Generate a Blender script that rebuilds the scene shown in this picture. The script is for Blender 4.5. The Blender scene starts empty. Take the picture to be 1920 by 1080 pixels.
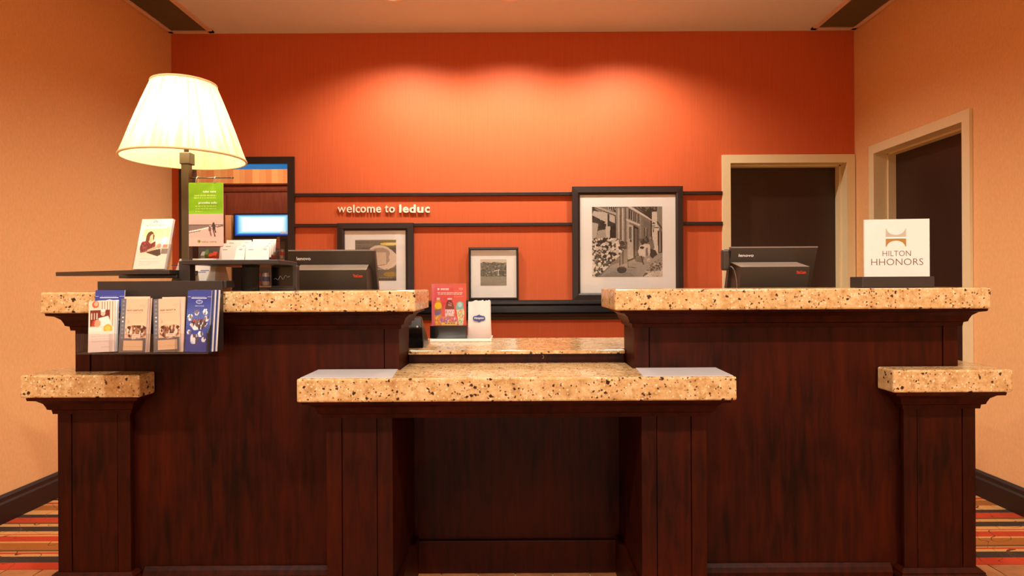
import bpy, bmesh, math, random
import numpy as np
from mathutils import Vector, Matrix
random.seed(7); RNG = np.random.default_rng(11)
PI = math.pi
SC = bpy.context.scene; COL = SC.collection

# ------------------------------------------------------------------ camera
F = 1180.0; VX, VY, ROLL, CH = 964.0, 529.5, 0.0052, 1.20
cam = bpy.data.cameras.new('camera'); camo = bpy.data.objects.new('camera', cam); COL.objects.link(camo)
camo.location = (0, 0, CH)
camo.rotation_euler = (Matrix.Rotation(PI/2, 3, 'X') @ Matrix.Rotation(-ROLL, 3, 'Z')).to_euler()
cam.sensor_width = 36; cam.lens = F/1920*36
cam.shift_x = (960-VX)/1920; cam.shift_y = (VY-540)/1920
cam.clip_start = 0.05; cam.clip_end = 60
SC.camera = camo
vs = SC.view_settings
vs.view_transform = 'Standard'; vs.look = 'None'; vs.gamma = 1; vs.use_curve_mapping = False
vs.exposure = -0.03
wd = bpy.data.worlds.new('world'); SC.world = wd; wd.use_nodes = True
wd.node_tree.nodes['Background'].inputs[0].default_value = (1.0, 0.72, 0.45, 1)
wd.node_tree.nodes['Background'].inputs[1].default_value = 0.05

def lamp(kind, loc, power, color, size=0.05, cone=None, blend=0.3, rot=(0, 0, 0)):
    l = bpy.data.lights.new('lamp_light', kind); l.energy = power; l.color = color
    if kind == 'AREA': l.shape = 'DISK'; l.size = size
    else: l.shadow_soft_size = size
    if kind == 'SPOT': l.spot_size = math.radians(cone); l.spot_blend = blend
    o = bpy.data.objects.new('lamp_light', l); COL.objects.link(o); o.location = loc; o.rotation_euler = rot
    return o
WARM = (1.0, 0.91, 0.80)
CEIL = 3.10
SPOT_X = (-0.80, -0.02, 0.80); SPOT_Y = 4.16
for x in SPOT_X:                                           # recessed downlights over the back desk
    lamp('SPOT', (x, SPOT_Y, CEIL-0.012), 138, (1.0, .88, .74), 0.05, 147, 0.6)
LOBBY = [(-1.75, 0.6), (0.0, 0.6), (1.75, 0.6)]
FILL_PENDANTS = [(-1.1, -5.0), (0.0, -5.0), (1.1, -5.0)]; FILL_Z = 2.2
for x, y in LOBBY:                                         # lobby downlights, out of frame
    lamp('SPOT', (x, y, CEIL-0.012), 235, WARM, 0.06, 154, 0.5)
for x, y in FILL_PENDANTS:                                        # added frontal fill, hung as unseen pendants behind the camera
    lamp('SPOT', (x, y, FILL_Z-.13), 170, WARM, 0.10, 178, 0.12)

# ------------------------------------------------------------------ pixel helpers (metres from photo pixels at a given depth)
def W(px, py, Y):
    dx, dy = px-VX, VY-py
    c, s = math.cos(ROLL), math.sin(ROLL)
    return ((c*dx+s*dy)*Y/F, CH+(c*dy-s*dx)*Y/F)
def X(px, Y, py=540): return W(px, py, Y)[0]
def H(py, Y, px=964): return W(px, py, Y)[1]
def s2l(c):
    return tuple((v/12.92 if v <= 0.04045 else ((v+0.055)/1.055)**2.4) for v in c)
def rgb(r, g, b): return s2l((r/255, g/255, b/255))

# ------------------------------------------------------------------ materials
MATS = {}
def newmat(name):
    m = bpy.data.materials.new(name); m.use_nodes = True
    return m, m.node_tree, m.node_tree.nodes['Principled BSDF']
def mat(name, col, rough=0.5, metal=0.0, spec=0.5, noise=0.0, nscale=40, bump=0.0, emit=0.0, stretch=(1, 1, 1), coat=0.0):
    m, nt, b = newmat(name)
    b.inputs['Base Color'].default_value = (*col, 1); b.inputs['Roughness'].default_value = rough
    b.inputs['Metallic'].default_value = metal; b.inputs['Specular IOR Level'].default_value = spec
    b.inputs['Coat Weight'].default_value = coat
    if emit:
        b.inputs['Emission Color'].default_value = (*col, 1); b.inputs['Emission Strength'].default_value = emit
    if noise or bump:
        tc = nt.nodes.new('ShaderNodeTexCoord'); mp = nt.nodes.new('ShaderNodeMapping'); mp.inputs['Scale'].default_value = stretch
        nz = nt.nodes.new('ShaderNodeTexNoise'); nz.inputs['Scale'].default_value = nscale; nz.inputs['Detail'].default_value = 4
        nt.links.new(tc.outputs['Object'], mp.inputs[0]); nt.links.new(mp.outputs[0], nz.inputs['Vector'])
        if noise:
            mx = nt.nodes.new('ShaderNodeMix'); mx.data_type = 'RGBA'
            mx.inputs['A'].default_value = tuple(c*(1-noise) for c in col)+(1,)
            mx.inputs['B'].default_value = tuple(min(1, c*(1+noise)) for c in col)+(1,)
            nt.links.new(nz.outputs['Fac'], mx.inputs['Factor']); nt.links.new(mx.outputs['Result'], b.inputs['Base Color'])
        if bump:
            bp = nt.nodes.new('ShaderNodeBump'); bp.inputs['Strength'].default_value = bump; bp.inputs['Distance'].default_value = 0.003
            nt.links.new(nz.outputs['Fac'], bp.inputs['Height']); nt.links.new(bp.outputs[0], b.inputs['Normal'])
    MATS[name] = m
    return m
def ramp(nt, stops, constant=False):
    r = nt.nodes.new('ShaderNodeValToRGB'); cr = r.color_ramp
    if constant: cr.interpolation = 'CONSTANT'
    while len(cr.elements) > 1: cr.elements.remove(cr.elements[-1])
    cr.elements[0].position = stops[0][0]; cr.elements[0].color = (*stops[0][1], 1)
    for p, c in stops[1:]:
        e = cr.elements.new(p); e.color = (*c, 1)
    return r

mat('tan_wall', rgb(232, 180, 124), 0.75, noise=0.13, nscale=60, bump=0.45, stretch=(1.6, 1.6, 0.8), spec=0.25)
mat('red_wall', rgb(202, 95, 52), 0.62, noise=0.13, nscale=55, bump=0.2, stretch=(3, 3, 0.06), spec=0.3)
mat('ceiling', rgb(226, 230, 232), 0.8, noise=0.03, nscale=30, bump=0.1, spec=0.2)
mat('trim_cream', rgb(230, 212, 168), 0.45, noise=0.03)
mat('door_brown', rgb(52, 30, 20), 0.4, noise=0.25, nscale=12, stretch=(6, 6, 0.5))
mat('dark_trim', rgb(38, 22, 18), 0.5, noise=0.15)
mat('black_ledge', rgb(22, 17, 20), 0.25)
mat('black_metal', rgb(48, 41, 38), 0.4, noise=0.06, nscale=90)
mat('black_gloss', rgb(14, 13, 14), 0.15)
mat('black_fabric', rgb(26, 23, 21), 0.8, noise=0.4, nscale=150, bump=0.8)
mat('bronze', rgb(84, 70, 50), 0.35, metal=0.4)
mat('plastic_dark', rgb(58, 48, 40), 0.38, noise=0.04, nscale=200)
mat('plastic_grey', rgb(128, 114, 104), 0.4)
mat('vent_grey', rgb(186, 168, 152), 0.45)
mat('paper_white', rgb(234, 224, 216), 0.6, noise=0.02)
mat('paper_cream', rgb(250, 250, 250), 0.7, noise=0.015)
mat('paper_pink', rgb(226, 190, 168), 0.7)
mat('bag_paper', rgb(236, 218, 214), 0.6, noise=0.03, nscale=25, bump=0.2)
mat('white_plastic', rgb(248, 240, 226), 0.35)
mat('grille_metal', rgb(176, 158, 128), 0.5)
mat('grille_back', rgb(96, 84, 66), 0.6)
mat('vent_trim', rgb(226, 200, 180), 0.5)
mat('ink_grey', rgb(96, 84, 74), 0.6)
mat('ink_white', rgb(246, 244, 240), 0.5)
mat('ink_red', rgb(226, 72, 48), 0.5)
mat('ink_navy', rgb(48, 64, 130), 0.5)
mat('ink_tan', rgb(110, 92, 80), 0.6)
mat('ink_olive', rgb(150, 130, 40), 0.6)
mat('silver', rgb(210, 206, 198), 0.3, metal=0.6)
mat('logo_gold', rgb(176, 132, 66), 0.4, metal=0.3)
mat('logo_silver', rgb(196, 186, 170), 0.4, metal=0.3)
mat('grout', rgb(206, 170, 130), 0.8)
mat('letter_white', rgb(255, 246, 226), 0.4)
mat('cooler_black', rgb(20, 16, 18), 0.35)
mat('cooler_grey', rgb(128, 130, 132), 0.5)
mat('pantry_blue_glow', rgb(14, 118, 190), 0.5, emit=0.8)  # blue with added emission, brightens a lining that holds no lamp
mat('pantry_tan', rgb(222, 174, 128), 0.6)
mat('pale_sheet', rgb(206, 200, 200), 0.35, noise=0.05, nscale=14, stretch=(0.4, 3, 1))
mat('can_red', rgb(200, 44, 40), 0.3); mat('can_silver', rgb(210, 206, 206), 0.3, metal=0.4)
mat('can_blue', rgb(50, 90, 160), 0.3); mat('pouch_green', rgb(110, 150, 90), 0.4); mat('pouch_red', rgb(226, 88, 60), 0.4)
mat('pouch_pale', rgb(200, 210, 200), 0.4)

def wood(name, c0, c1, rough=0.45):
    m, nt, b = newmat(name)
    tc = nt.nodes.new('ShaderNodeTexCoord'); mp = nt.nodes.new('ShaderNodeMapping'); mp.inputs['Scale'].default_value = (9, 9, 1.1)
    nz = nt.nodes.new('ShaderNodeTexNoise'); nz.inputs['Scale'].default_value = 5; nz.inputs['Detail'].default_value = 7; nz.inputs['Distortion'].default_value = 0.6
    n2 = nt.nodes.new('ShaderNodeTexNoise'); n2.inputs['Scale'].default_value = 2.6; n2.inputs['Detail'].default_value = 3
    nt.links.new(tc.outputs['Object'], mp.inputs[0]); nt.links.new(mp.outputs[0], nz.inputs['Vector']); nt.links.new(tc.outputs['Object'], n2.inputs['Vector'])
    ad = nt.nodes.new('ShaderNodeMath'); ad.operation = 'ADD'
    nt.links.new(nz.outputs['Fac'], ad.inputs[0]); nt.links.new(n2.outputs['Fac'], ad.inputs[1])
    mr = nt.nodes.new('ShaderNodeMapRange'); mr.inputs['From Min'].default_value = 0.7; mr.inputs['From Max'].default_value = 1.3
    nt.links.new(ad.outputs[0], mr.inputs['Value'])
    r = ramp(nt, [(0.0, c0), (1.0, c1)])
    nt.links.new(mr.outputs[0], r.inputs[0]); nt.links.new(r.outputs[0], b.inputs['Base Color'])
    b.inputs['Roughness'].default_value = rough; b.inputs['Specular IOR Level'].default_value = 0.13
    MATS[name] = m
wood('mahogany', rgb(26, 7, 3), rgb(66, 18, 3))
wood('mahogany_pantry', rgb(84, 42, 30), rgb(112, 58, 42), 0.4)

def granite(name):
    m, nt, b = newmat(name)
    tc = nt.nodes.new('ShaderNodeTexCoord')
    def noise(sc, det=4, rough=0.6):
        n = nt.nodes.new('ShaderNodeTexNoise'); n.inputs['Scale'].default_value = sc; n.inputs['Detail'].default_value = det; n.inputs['Roughness'].default_value = rough
        nt.links.new(tc.outputs['Object'], n.inputs['Vector']); return n.outputs['Fac']
    def mix(fac, a, bb):
        x = nt.nodes.new('ShaderNodeMix'); x.data_type = 'RGBA'
        nt.links.new(fac, x.inputs['Factor'])
        for k, v in (('A', a), ('B', bb)):
            if isinstance(v, tuple): x.inputs[k].default_value = (*v, 1)
            else: nt.links.new(v, x.inputs[k])
        return x.outputs['Result']
    def spots(scale, frac, soft, size):
        v = nt.nodes.new('ShaderNodeTexVoronoi'); v.inputs['Scale'].default_value = scale
        w = nt.nodes.new('ShaderNodeTexNoise'); w.inputs['Scale'].default_value = scale*1.3; w.inputs['Detail'].default_value = 3
        nt.links.new(tc.outputs['Object'], w.inputs['Vector'])
        am = nt.nodes.new('ShaderNodeVectorMath'); am.operation = 'MULTIPLY_ADD'
        am.inputs[1].default_value = (1.1/scale,)*3
        nt.links.new(w.outputs['Color'], am.inputs[0]); nt.links.new(tc.outputs['Object'], am.inputs[2])
        nt.links.new(am.outputs[0], v.inputs['Vector'])
        sep = nt.nodes.new('ShaderNodeSeparateColor'); nt.links.new(v.outputs['Color'], sep.inputs[0])
        a = nt.nodes.new('ShaderNodeMath'); a.operation = 'LESS_THAN'; a.inputs[1].default_value = frac
        nt.links.new(sep.outputs[0], a.inputs[0])
        mr = nt.nodes.new('ShaderNodeMapRange'); mr.inputs['From Min'].default_value = size; mr.inputs['From Max'].default_value = size-soft
        nt.links.new(v.outputs['Distance'], mr.inputs['Value'])
        mu = nt.nodes.new('ShaderNodeMath'); mu.operation = 'MULTIPLY'
        nt.links.new(a.outputs[0], mu.inputs[0]); nt.links.new(mr.outputs[0], mu.inputs[1])
        return mu.outputs[0]
    r = ramp(nt, [(0.3, rgb(164, 120, 70)), (0.45, rgb(204, 162, 106)), (0.55, rgb(216, 180, 128)), (0.7, rgb(232, 206, 162))])
    nt.links.new(noise(28, 6, 0.75), r.inputs[0])
    c = mix(spots(85, 0.30, 0.25, 0.42), r.outputs[0], rgb(186, 140, 92))
    c = mix(spots(110, 0.22, 0.25, 0.45), c, rgb(246, 222, 182))
    c = mix(spots(120, 0.17, 0.12, 0.42), c, rgb(104, 66, 42))
    c = mix(spots(70, 0.12, 0.10, 0.40), c, rgb(66, 40, 30))
    c = mix(spots(42, 0.09, 0.08, 0.32), c, rgb(54, 30, 24))
    nt.links.new(c, b.inputs['Base Color'])
    b.inputs['Roughness'].default_value = 0.16; b.inputs['Specular IOR Level'].default_value = 0.45
    MATS[name] = m
granite('granite')

def carpet_mat():
    m, nt, b = newmat('carpet')
    tan, red, brn, dk, olv = rgb(214, 160, 96), rgb(196, 72, 44), rgb(170, 104, 50), rgb(70, 58, 50), rgb(112, 82, 46)
    hz = 534.0
    bands = [(1067, red), (1055.5, dk), (1043.5, tan), (1039, red), (1037, tan), (1034, olv), (1031, brn), (1018.5, tan), (1015.5, red), (1006.5, tan),
             (1004, red), (1002, tan), (996.5, dk), (987.5, tan), (983.5, olv), (981, red), (970.5, dk), (965.5, tan), (957.5, brn), (948, tan), (946, red), (943, tan), (939, dk), (936, red), (932, tan), (928, dk), (925, red)]
    y0, y1 = 2.6, 4.8
    st = []
    for py, c in bands:
        st.append(((CH*F/(py-hz)-y0)/(y1-y0), c))
    st[0] = (0.0, red)
    p = st[-1][0]
    while len(st) < 32: 
        p += 0.03; st.append((min(1, p), random.choice([tan, red, dk, brn])))
    tc = nt.nodes.new('ShaderNodeTexCoord'); sp = nt.nodes.new('ShaderNodeSeparateXYZ'); nt.links.new(tc.outputs['Object'], sp.inputs[0])
    mr = nt.nodes.new('ShaderNodeMapRange'); mr.inputs['From Min'].default_value = y0; mr.inputs['From Max'].default_value = y1
    nt.links.new(sp.outputs[1], mr.inputs['Value'])
    r = ramp(nt, st, True); nt.links.new(mr.outputs[0], r.inputs[0])
    # curling vine lines: contour of a smooth noise field
    nz = nt.nodes.new('ShaderNodeTexNoise'); nz.inputs['Scale'].default_value = 5.5; nz.inputs['Detail'].default_value = 0; nz.inputs['Distortion'].default_value = 1.6
    nt.links.new(tc.outputs['Object'], nz.inputs['Vector'])
    sb = nt.nodes.new('ShaderNodeMath'); sb.operation = 'SUBTRACT'; sb.inputs[1].default_value = 0.5; nt.links.new(nz.outputs['Fac'], sb.inputs[0])
    ab = nt.nodes.new('ShaderNodeMath'); ab.operation = 'ABSOLUTE'; nt.links.new(sb.outputs[0], ab.inputs[0])
    lt = nt.nodes.new('ShaderNodeMath'); lt.operation = 'LESS_THAN'; lt.inputs[1].default_value = 0.008; nt.links.new(ab.outputs[0], lt.inputs[0])
    mx = nt.nodes.new('ShaderNodeMix'); mx.data_type = 'RGBA'; nt.links.new(lt.outputs[0], mx.inputs['Factor'])
    nt.links.new(r.outputs[0], mx.inputs['A']); mx.inputs['B'].default_value = (*rgb(104, 68, 44), 1)
    n2 = nt.nodes.new('ShaderNodeTexNoise'); n2.inputs['Scale'].default_value = 260; nt.links.new(tc.outputs['Object'], n2.inputs['Vector'])
    m2 = nt.nodes.new('ShaderNodeMix'); m2.data_type = 'RGBA'; m2.blend_type = 'OVERLAY'; m2.inputs['Factor'].default_value = 0.6
    nt.links.new(mx.outputs['Result'], m2.inputs['A']); nt.links.new(n2.outputs['Fac'], m2.inputs['B'])
    nt.links.new(m2.outputs['Result'], b.inputs['Base Color']); b.inputs['Roughness'].default_value = 0.95; b.inputs['Specular IOR Level'].default_value = 0.1
    bp = nt.nodes.new('ShaderNodeBump'); bp.inputs['Strength'].default_value = 0.6; bp.inputs['Distance'].default_value = 0.004
    nt.links.new(n2.outputs['Fac'], bp.inputs['Height']); nt.links.new(bp.outputs[0], b.inputs['Normal'])
    MATS['carpet'] = m
carpet_mat()
mat('lobby_carpet', rgb(120, 78, 50), 0.9, noise=0.2)

def tile_mat():
    m, nt, b = newmat('floor_tile')
    oi = nt.nodes.new('ShaderNodeObjectInfo'); tc = nt.nodes.new('ShaderNodeTexCoord')
    nz = nt.nodes.new('ShaderNodeTexNoise'); nz.inputs['Scale'].default_value = 18; nz.inputs['Detail'].default_value = 5
    nt.links.new(tc.outputs['Object'], nz.inputs['Vector'])
    ad = nt.nodes.new('ShaderNodeMath'); ad.operation = 'MULTIPLY_ADD'; ad.inputs[1].default_value = 0.35
    nt.links.new(oi.outputs['Random'], ad.inputs[0]); nt.links.new(nz.outputs['Fac'], ad.inputs[2])
    r = ramp(nt, [(0.3, rgb(142, 88, 54)), (1.0, rgb(200, 138, 88))])
    nt.links.new(ad.outputs[0], r.inputs[0]); nt.links.new(r.outputs[0], b.inputs['Base Color'])
    b.inputs['Roughness'].default_value = 0.35
    MATS['floor_tile'] = m
tile_mat()

def stripes_mat():
    m, nt, b = newmat('striped_wallpaper')
    tc = nt.nodes.new('ShaderNodeTexCoord'); sp = nt.nodes.new('ShaderNodeSeparateXYZ'); nt.links.new(tc.outputs['Object'], sp.inputs[0])
    mu = nt.nodes.new('ShaderNodeMath'); mu.operation = 'MULTIPLY'; mu.inputs[1].default_value = 2.6; nt.links.new(sp.outputs[0], mu.inputs[0])
    fr = nt.nodes.new('ShaderNodeMath'); fr.operation = 'FRACT'; nt.links.new(mu.outputs[0], fr.inputs[0])
    a, c, d = rgb(226, 156, 96), rgb(240, 190, 122), rgb(232, 172, 110)
    r = ramp(nt, [(0, a), (0.2, c), (0.38, d), (0.55, a), (0.7, c), (0.86, d)], True); nt.links.new(fr.outputs[0], r.inputs[0])
    nt.links.new(r.outputs[0], b.inputs['Base Color']); b.inputs['Roughness'].default_value = 0.7
    MATS['striped_wallpaper'] = m
stripes_mat()

def glass_mat(name, tint, gl=0.04):
    m = bpy.data.materials.new(name); m.use_nodes = True; nt = m.node_tree; nt.nodes.clear()
    o = nt.nodes.new('ShaderNodeOutputMaterial'); t = nt.nodes.new('ShaderNodeBsdfTransparent'); g = nt.nodes.new('ShaderNodeBsdfGlossy')
    g.inputs['Roughness'].default_value = 0.03; t.inputs[0].default_value = (*tint, 1)
    fz = nt.nodes.new('ShaderNodeFresnel'); ge = nt.nodes.new('ShaderNodeNewGeometry'); io = nt.nodes.new('ShaderNodeMapRange'); io.inputs['To Min'].default_value = 1.45; io.inputs['To Max'].default_value = 1/1.45; nt.links.new(ge.outputs['Backfacing'], io.inputs['Value']); nt.links.new(io.outputs[0], fz.inputs[0])
    mx = nt.nodes.new('ShaderNodeMixShader'); nt.links.new(fz.outputs[0], mx.inputs[0]); nt.links.new(t.outputs[0], mx.inputs[1]); nt.links.new(g.outputs[0], mx.inputs[2])
    nt.links.new(mx.outputs[0], o.inputs[0]); MATS[name] = m
glass_mat('globe_glass', (0.98, 0.97, 0.94)); glass_mat('clear_glass', (0.97, 0.97, 0.96)); glass_mat('acrylic', (0.93, 0.93, 0.94))

def shade_mat():
    m, nt, b = newmat('lamp_shade')
    b.inputs['Base Color'].default_value = (*rgb(250, 238, 196), 1); b.inputs['Roughness'].default_value = 0.8; b.inputs['Specular IOR Level'].default_value = 0.1
    tr = nt.nodes.new('ShaderNodeBsdfTranslucent'); tr.inputs[0].default_value = (*rgb(255, 240, 196), 1)
    tc = nt.nodes.new('ShaderNodeTexCoord'); sp = nt.nodes.new('ShaderNodeSeparateXYZ'); nt.links.new(tc.outputs['Object'], sp.inputs[0])
    at = nt.nodes.new('ShaderNodeMath'); at.operation = 'ARCTAN2'; nt.links.new(sp.outputs[1], at.inputs[0]); nt.links.new(sp.outputs[0], at.inputs[1])
    cb = nt.nodes.new('ShaderNodeCombineXYZ'); nt.links.new(at.outputs[0], cb.inputs[0])
    zz = nt.nodes.new('ShaderNodeMath'); zz.operation = 'MULTIPLY'; zz.inputs[1].default_value = 0.25; nt.links.new(sp.outputs[2], zz.inputs[0]); nt.links.new(zz.outputs[0], cb.inputs[1])
    nz = nt.nodes.new('ShaderNodeTexNoise'); nz.inputs['Scale'].default_value = 11; nz.inputs['Detail'].default_value = 3; nt.links.new(cb.outputs[0], nz.inputs['Vector'])
    rr = ramp(nt, [(0.35, rgb(196, 172, 110)), (0.6, rgb(255, 243, 206))]); nt.links.new(nz.outputs['Fac'], rr.inputs[0]); nt.links.new(rr.outputs[0], tr.inputs[0])
    mx = nt.nodes.new('ShaderNodeMixShader'); mx.inputs[0].default_value = 0.4
    out = nt.nodes['Material Output']
    nt.links.new(b.outputs[0], mx.inputs[1]); nt.links.new(tr.outputs[0], mx.inputs[2]); nt.links.new(mx.outputs[0], out.inputs[0])
    MATS['lamp_shade'] = m
shade_mat()
mat('shade_trim', rgb(238, 206, 150), 0.7)
mat('bulb', (1.0, 0.85, 0.55), 0.4, emit=12)
mat('downlight_lens', (1.0, 0.82, 0.58), 0.4, emit=6)

def print_mat(name, rough=0.45, emit=0.0):
    m, nt, b = newmat(name)
    a = nt.nodes.new('ShaderNodeVertexColor'); a.layer_name = 'print'
    nt.links.new(a.outputs[0], b.inputs['Base Color']); b.inputs['Roughness'].default_value = rough
    if emit:
        nt.links.new(a.outputs[0], b.inputs['Emission Color']); b.inputs['Emission Strength'].default_value = emit
    MATS[name] = m
print_mat('printed', 0.45); print_mat('backlit_print', 0.4, 0.75)

# ------------------------------------------------------------------ object helpers
def tag(o, label=None, cat=None, group=None, kind=None):
    if label: o['label'] = label
    if cat: o['category'] = cat
    if group: o['group'] = group
    if kind: o['kind'] = kind
    return o
def thing(name, loc, label=None, cat=None, group=None, kind=None):
    o = bpy.data.objects.new(name, None); o.empty_display_size = 0.05; COL.objects.link(o); o.location = loc
    return tag(o, label, cat, group, kind)
def base_of(o):
    v = Vector((0, 0, 0))
    while o: v += o.location; o = o.parent
    return v
class MB:
    def __init__(s): s.v = []; s.f = []; s.sm = []
    def add(s, vs, fs, smooth=False):
        n = len(s.v); s.v += [tuple(p) for p in vs]
        for f in fs: s.f.append(tuple(i+n for i in f)); s.sm.append(smooth)
        return s
    def box(s, x0, x1, y0, y1, z0, z1, bev=0.0):
        x0, x1 = min(x0, x1), max(x0, x1); y0, y1 = min(y0, y1), max(y0, y1); z0, z1 = min(z0, z1), max(z0, z1)
        if bev <= 0:
            v = [(x, y, z) for z in (z0, z1) for y in (y0, y1) for x in (x0, x1)]
            return s.add(v, [(0, 2, 3, 1), (4, 5, 7, 6), (0, 1, 5, 4), (1, 3, 7, 5), (3, 2, 6, 7), (2, 0, 4, 6)])
        bm = bmesh.new(); bmesh.ops.create_cube(bm, size=1)
        for q in bm.verts: q.co = Vector(((x0+x1)/2+q.co.x*(x1-x0), (y0+y1)/2+q.co.y*(y1-y0), (z0+z1)/2+q.co.z*(z1-z0)))
        return s._bm(bm, bev)
    def _bm(s, bm, bev):
        if bev > 0:
            bmesh.ops.bevel(bm, geom=list(bm.edges), offset=bev, segments=2, profile=0.5, affect='EDGES', clamp_overlap=True)
        bm.verts.index_update()
        s.add([q.co for q in bm.verts], [[q.index for q in f.verts] for f in bm.faces]); bm.free()
        return s
    def prism(s, pts, z0, z1, bev=0.0):
        """plan polygon (x, y), counter-clockwise, extruded upwards"""
        bm = bmesh.new(); lo = [bm.verts.new((p[0], p[1], z0)) for p in pts]; hi = [bm.verts.new((p[0], p[1], z1)) for p in pts]
        bm.faces.new(lo[::-1]); bm.faces.new(hi); n = len(pts)
        for i in range(n): bm.faces.new((lo[i], lo[(i+1) % n], hi[(i+1) % n], hi[i]))
        bmesh.ops.recalc_face_normals(bm, faces=bm.faces)
        return s._bm(bm, bev)
    def hull8(s, a, b):
        """two quads of 4 points joined into a solid"""
        return s.add(list(a)+list(b), [(3, 2, 1, 0), (4, 5, 6, 7)]+[(i, (i+1) % 4, 4+(i+1) % 4, 4+i) for i in range(4)])
    def extr(s, O, u, v, n, pts, d):
        """2-D outline on the plane (O, u, v) extruded along n by d"""
        O, u, v, n = map(Vector, (O, u, v, n)); k = len(pts)
        a = [O+u*p[0]+v*p[1] for p in pts]; b = [q+n*d for q in a]
        return s.add(a+b, [tuple(range(k))[::-1], tuple(range(k, 2*k))]+[(i, (i+1) % k, k+(i+1) % k, k+i) for i in range(k)])
    def lathe(s, c, prof, n=32, smooth=True, rip=None):
        vs = []; fs = []; m = len(prof)
        for i in range(n):
            a = 2*PI*i/n
            for r, z in prof:
                k = 1+(rip(a) if rip else 0)
                vs.append((c[0]+r*k*math.cos(a), c[1]+r*k*math.sin(a), c[2]+z))
        for i in range(n):
            for j in range(m-1):
                p = i*m+j; q = ((i+1) % n)*m+j
                fs.append((p, q, q+1, p+1))
        return s.add(vs, fs, smooth)
    def tube(s, pts, r, n=10, closed=False):
        pts = [Vector(p) for p in pts]; k = len(pts); vs = []; fs = []
        up = Vector((0, 0, 1))
        for i, p in enumerate(pts):
            a = pts[(i-1) % k] if (closed or i) else p; b = pts[(i+1) % k] if (closed or i < k-1) else p
            t = (b-a).normalized(); ref = up if abs(t.z) < 0.9 else Vector((0, 1, 0))
            e = t.cross(ref).normalized(); g = t.cross(e)
            for j in range(n):
                w = 2*PI*j/n; vs.append(p+e*(r*math.cos(w))+g*(r*math.sin(w)))
        for i in range(k if closed else k-1):
            for j in range(n):
                a = i*n+j; b = i*n+(j+1) % n; c = ((i+1) % k)*n+j; d = ((i+1) % k)*n+(j+1) % n
                fs.append((a, b, d, c))
        if not closed: fs.append(tuple(range(n))[::-1]); fs.append(tuple(range((k-1)*n, k*n)))
        return s.add(vs, fs, True)
    def sweep(s, path, prof, closed=False):
        """moulding: profile (outward, z) run along a plan path, outward = right of travel, mitred"""
        k = len(path); P = [Vector((p[0], p[1])) for p in path]; m = len(prof); vs = []; fs = []
        for i in range(k):
            ns = []
            if closed or i > 0: d = (P[i]-P[i-1]).normalized(); ns.append(Vector((d.y, -d.x)))
            if closed or i < k-1: d = (P[(i+1) % k]-P[i]).normalized(); ns.append(Vector((d.y, -d.x)))
            if len(ns) == 2: mm = ns[0]+ns[1]; mm = mm/(1+ns[0].dot(ns[1]))
            else: mm = ns[0]
            for o, z in prof: vs.append((P[i].x+mm.x*o, P[i].y+mm.y*o, z))
        for i in range(k if closed else k-1):
            for j in range(m):
                a = i*m+j; b = i*m+(j+1) % m; c = ((i+1) % k)*m+j; d = ((i+1) % k)*m+(j+1) % m
                fs.append((a, c, d, b))
        if not closed: fs.append(tuple(range(m))); fs.append(tuple(range((k-1)*m, k*m))[::-1])
        return s.add(vs, fs)
    def build(s, name, material, parent=None, origin=None, fixn=True):
        if parent is not None: o0 = base_of(parent)
        elif origin is not None: o0 = Vector(origin)
        else:
            a = np.array(s.v); o0 = Vector(((a[:, 0].min()+a[:, 0].max())/2, (a[:, 1].min()+a[:, 1].max())/2, a[:, 2].min()))
        me = bpy.data.meshes.new(name); me.from_pydata([tuple(Vector(p)-o0) for p in s.v], [], s.f)
        me.polygons.foreach_set('use_smooth', s.sm); me.update()
        if fixn:
            bm = bmesh.new(); bm.from_mesh(me); bmesh.ops.recalc_face_normals(bm, faces=bm.faces); bm.to_mesh(me); bm.free()
        me.materials.append(MATS[material])
        o = bpy.data.objects.new(name, me); COL.objects.link(o)
        if parent is not None: o.parent = parent
        else: o.location = o0
        return o
def copy_tree(o, parent=None):
    c = o.copy(); COL.objects.link(c)
    if parent: c.parent = parent
    for ch in list(o.children): copy_tree(ch, c)
    return c

def text_part(name, body, O, u, v, w, h, material, parent, depth=0.0004, bold=0.0, shear=0.0):
    """lettering fitted into the w x h box whose lower-left corner is O, along u and v"""
    cu = bpy.data.curves.new('lettering', 'FONT'); cu.body = body; cu.size = 1; cu.offset = bold; cu.shear = shear; cu.resolution_u = 3
    to = bpy.data.objects.new('lettering', cu); COL.objects.link(to)
    dg = bpy.context.evaluated_depsgraph_get(); me = bpy.data.meshes.new_from_object(to.evaluated_get(dg))
    bpy.data.objects.remove(to); bpy.data.curves.remove(cu)
    a = np.array([q.co[:] for q in me.vertices]); fs = [tuple(p.vertices) for p in me.polygons]; bpy.data.meshes.remove(me)
    lo, hi = a.min(0), a.max(0); u, v, O = Vector(u), Vector(v), Vector(O); n = u.cross(v)
    mb = MB(); pts = []
    for p in a: pts.append(O+u*((p[0]-lo[0])/(hi[0]-lo[0])*w)+v*((p[1]-lo[1])/(hi[1]-lo[1])*h))
    k = len(pts); ed = {}
    for f in fs:
        for i in range(len(f)):
            e = (f[i], f[(i+1) % len(f)]); ed[e] = ed.get(e, 0)+1
    front = [p+n*depth for p in pts]
    mb.add(front+pts, fs+[(e[1], e[0], e[0]+k, e[1]+k) for e in ed if (e[1], e[0]) not in ed])
    return mb.build(name, material, parent, fixn=False)

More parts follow.
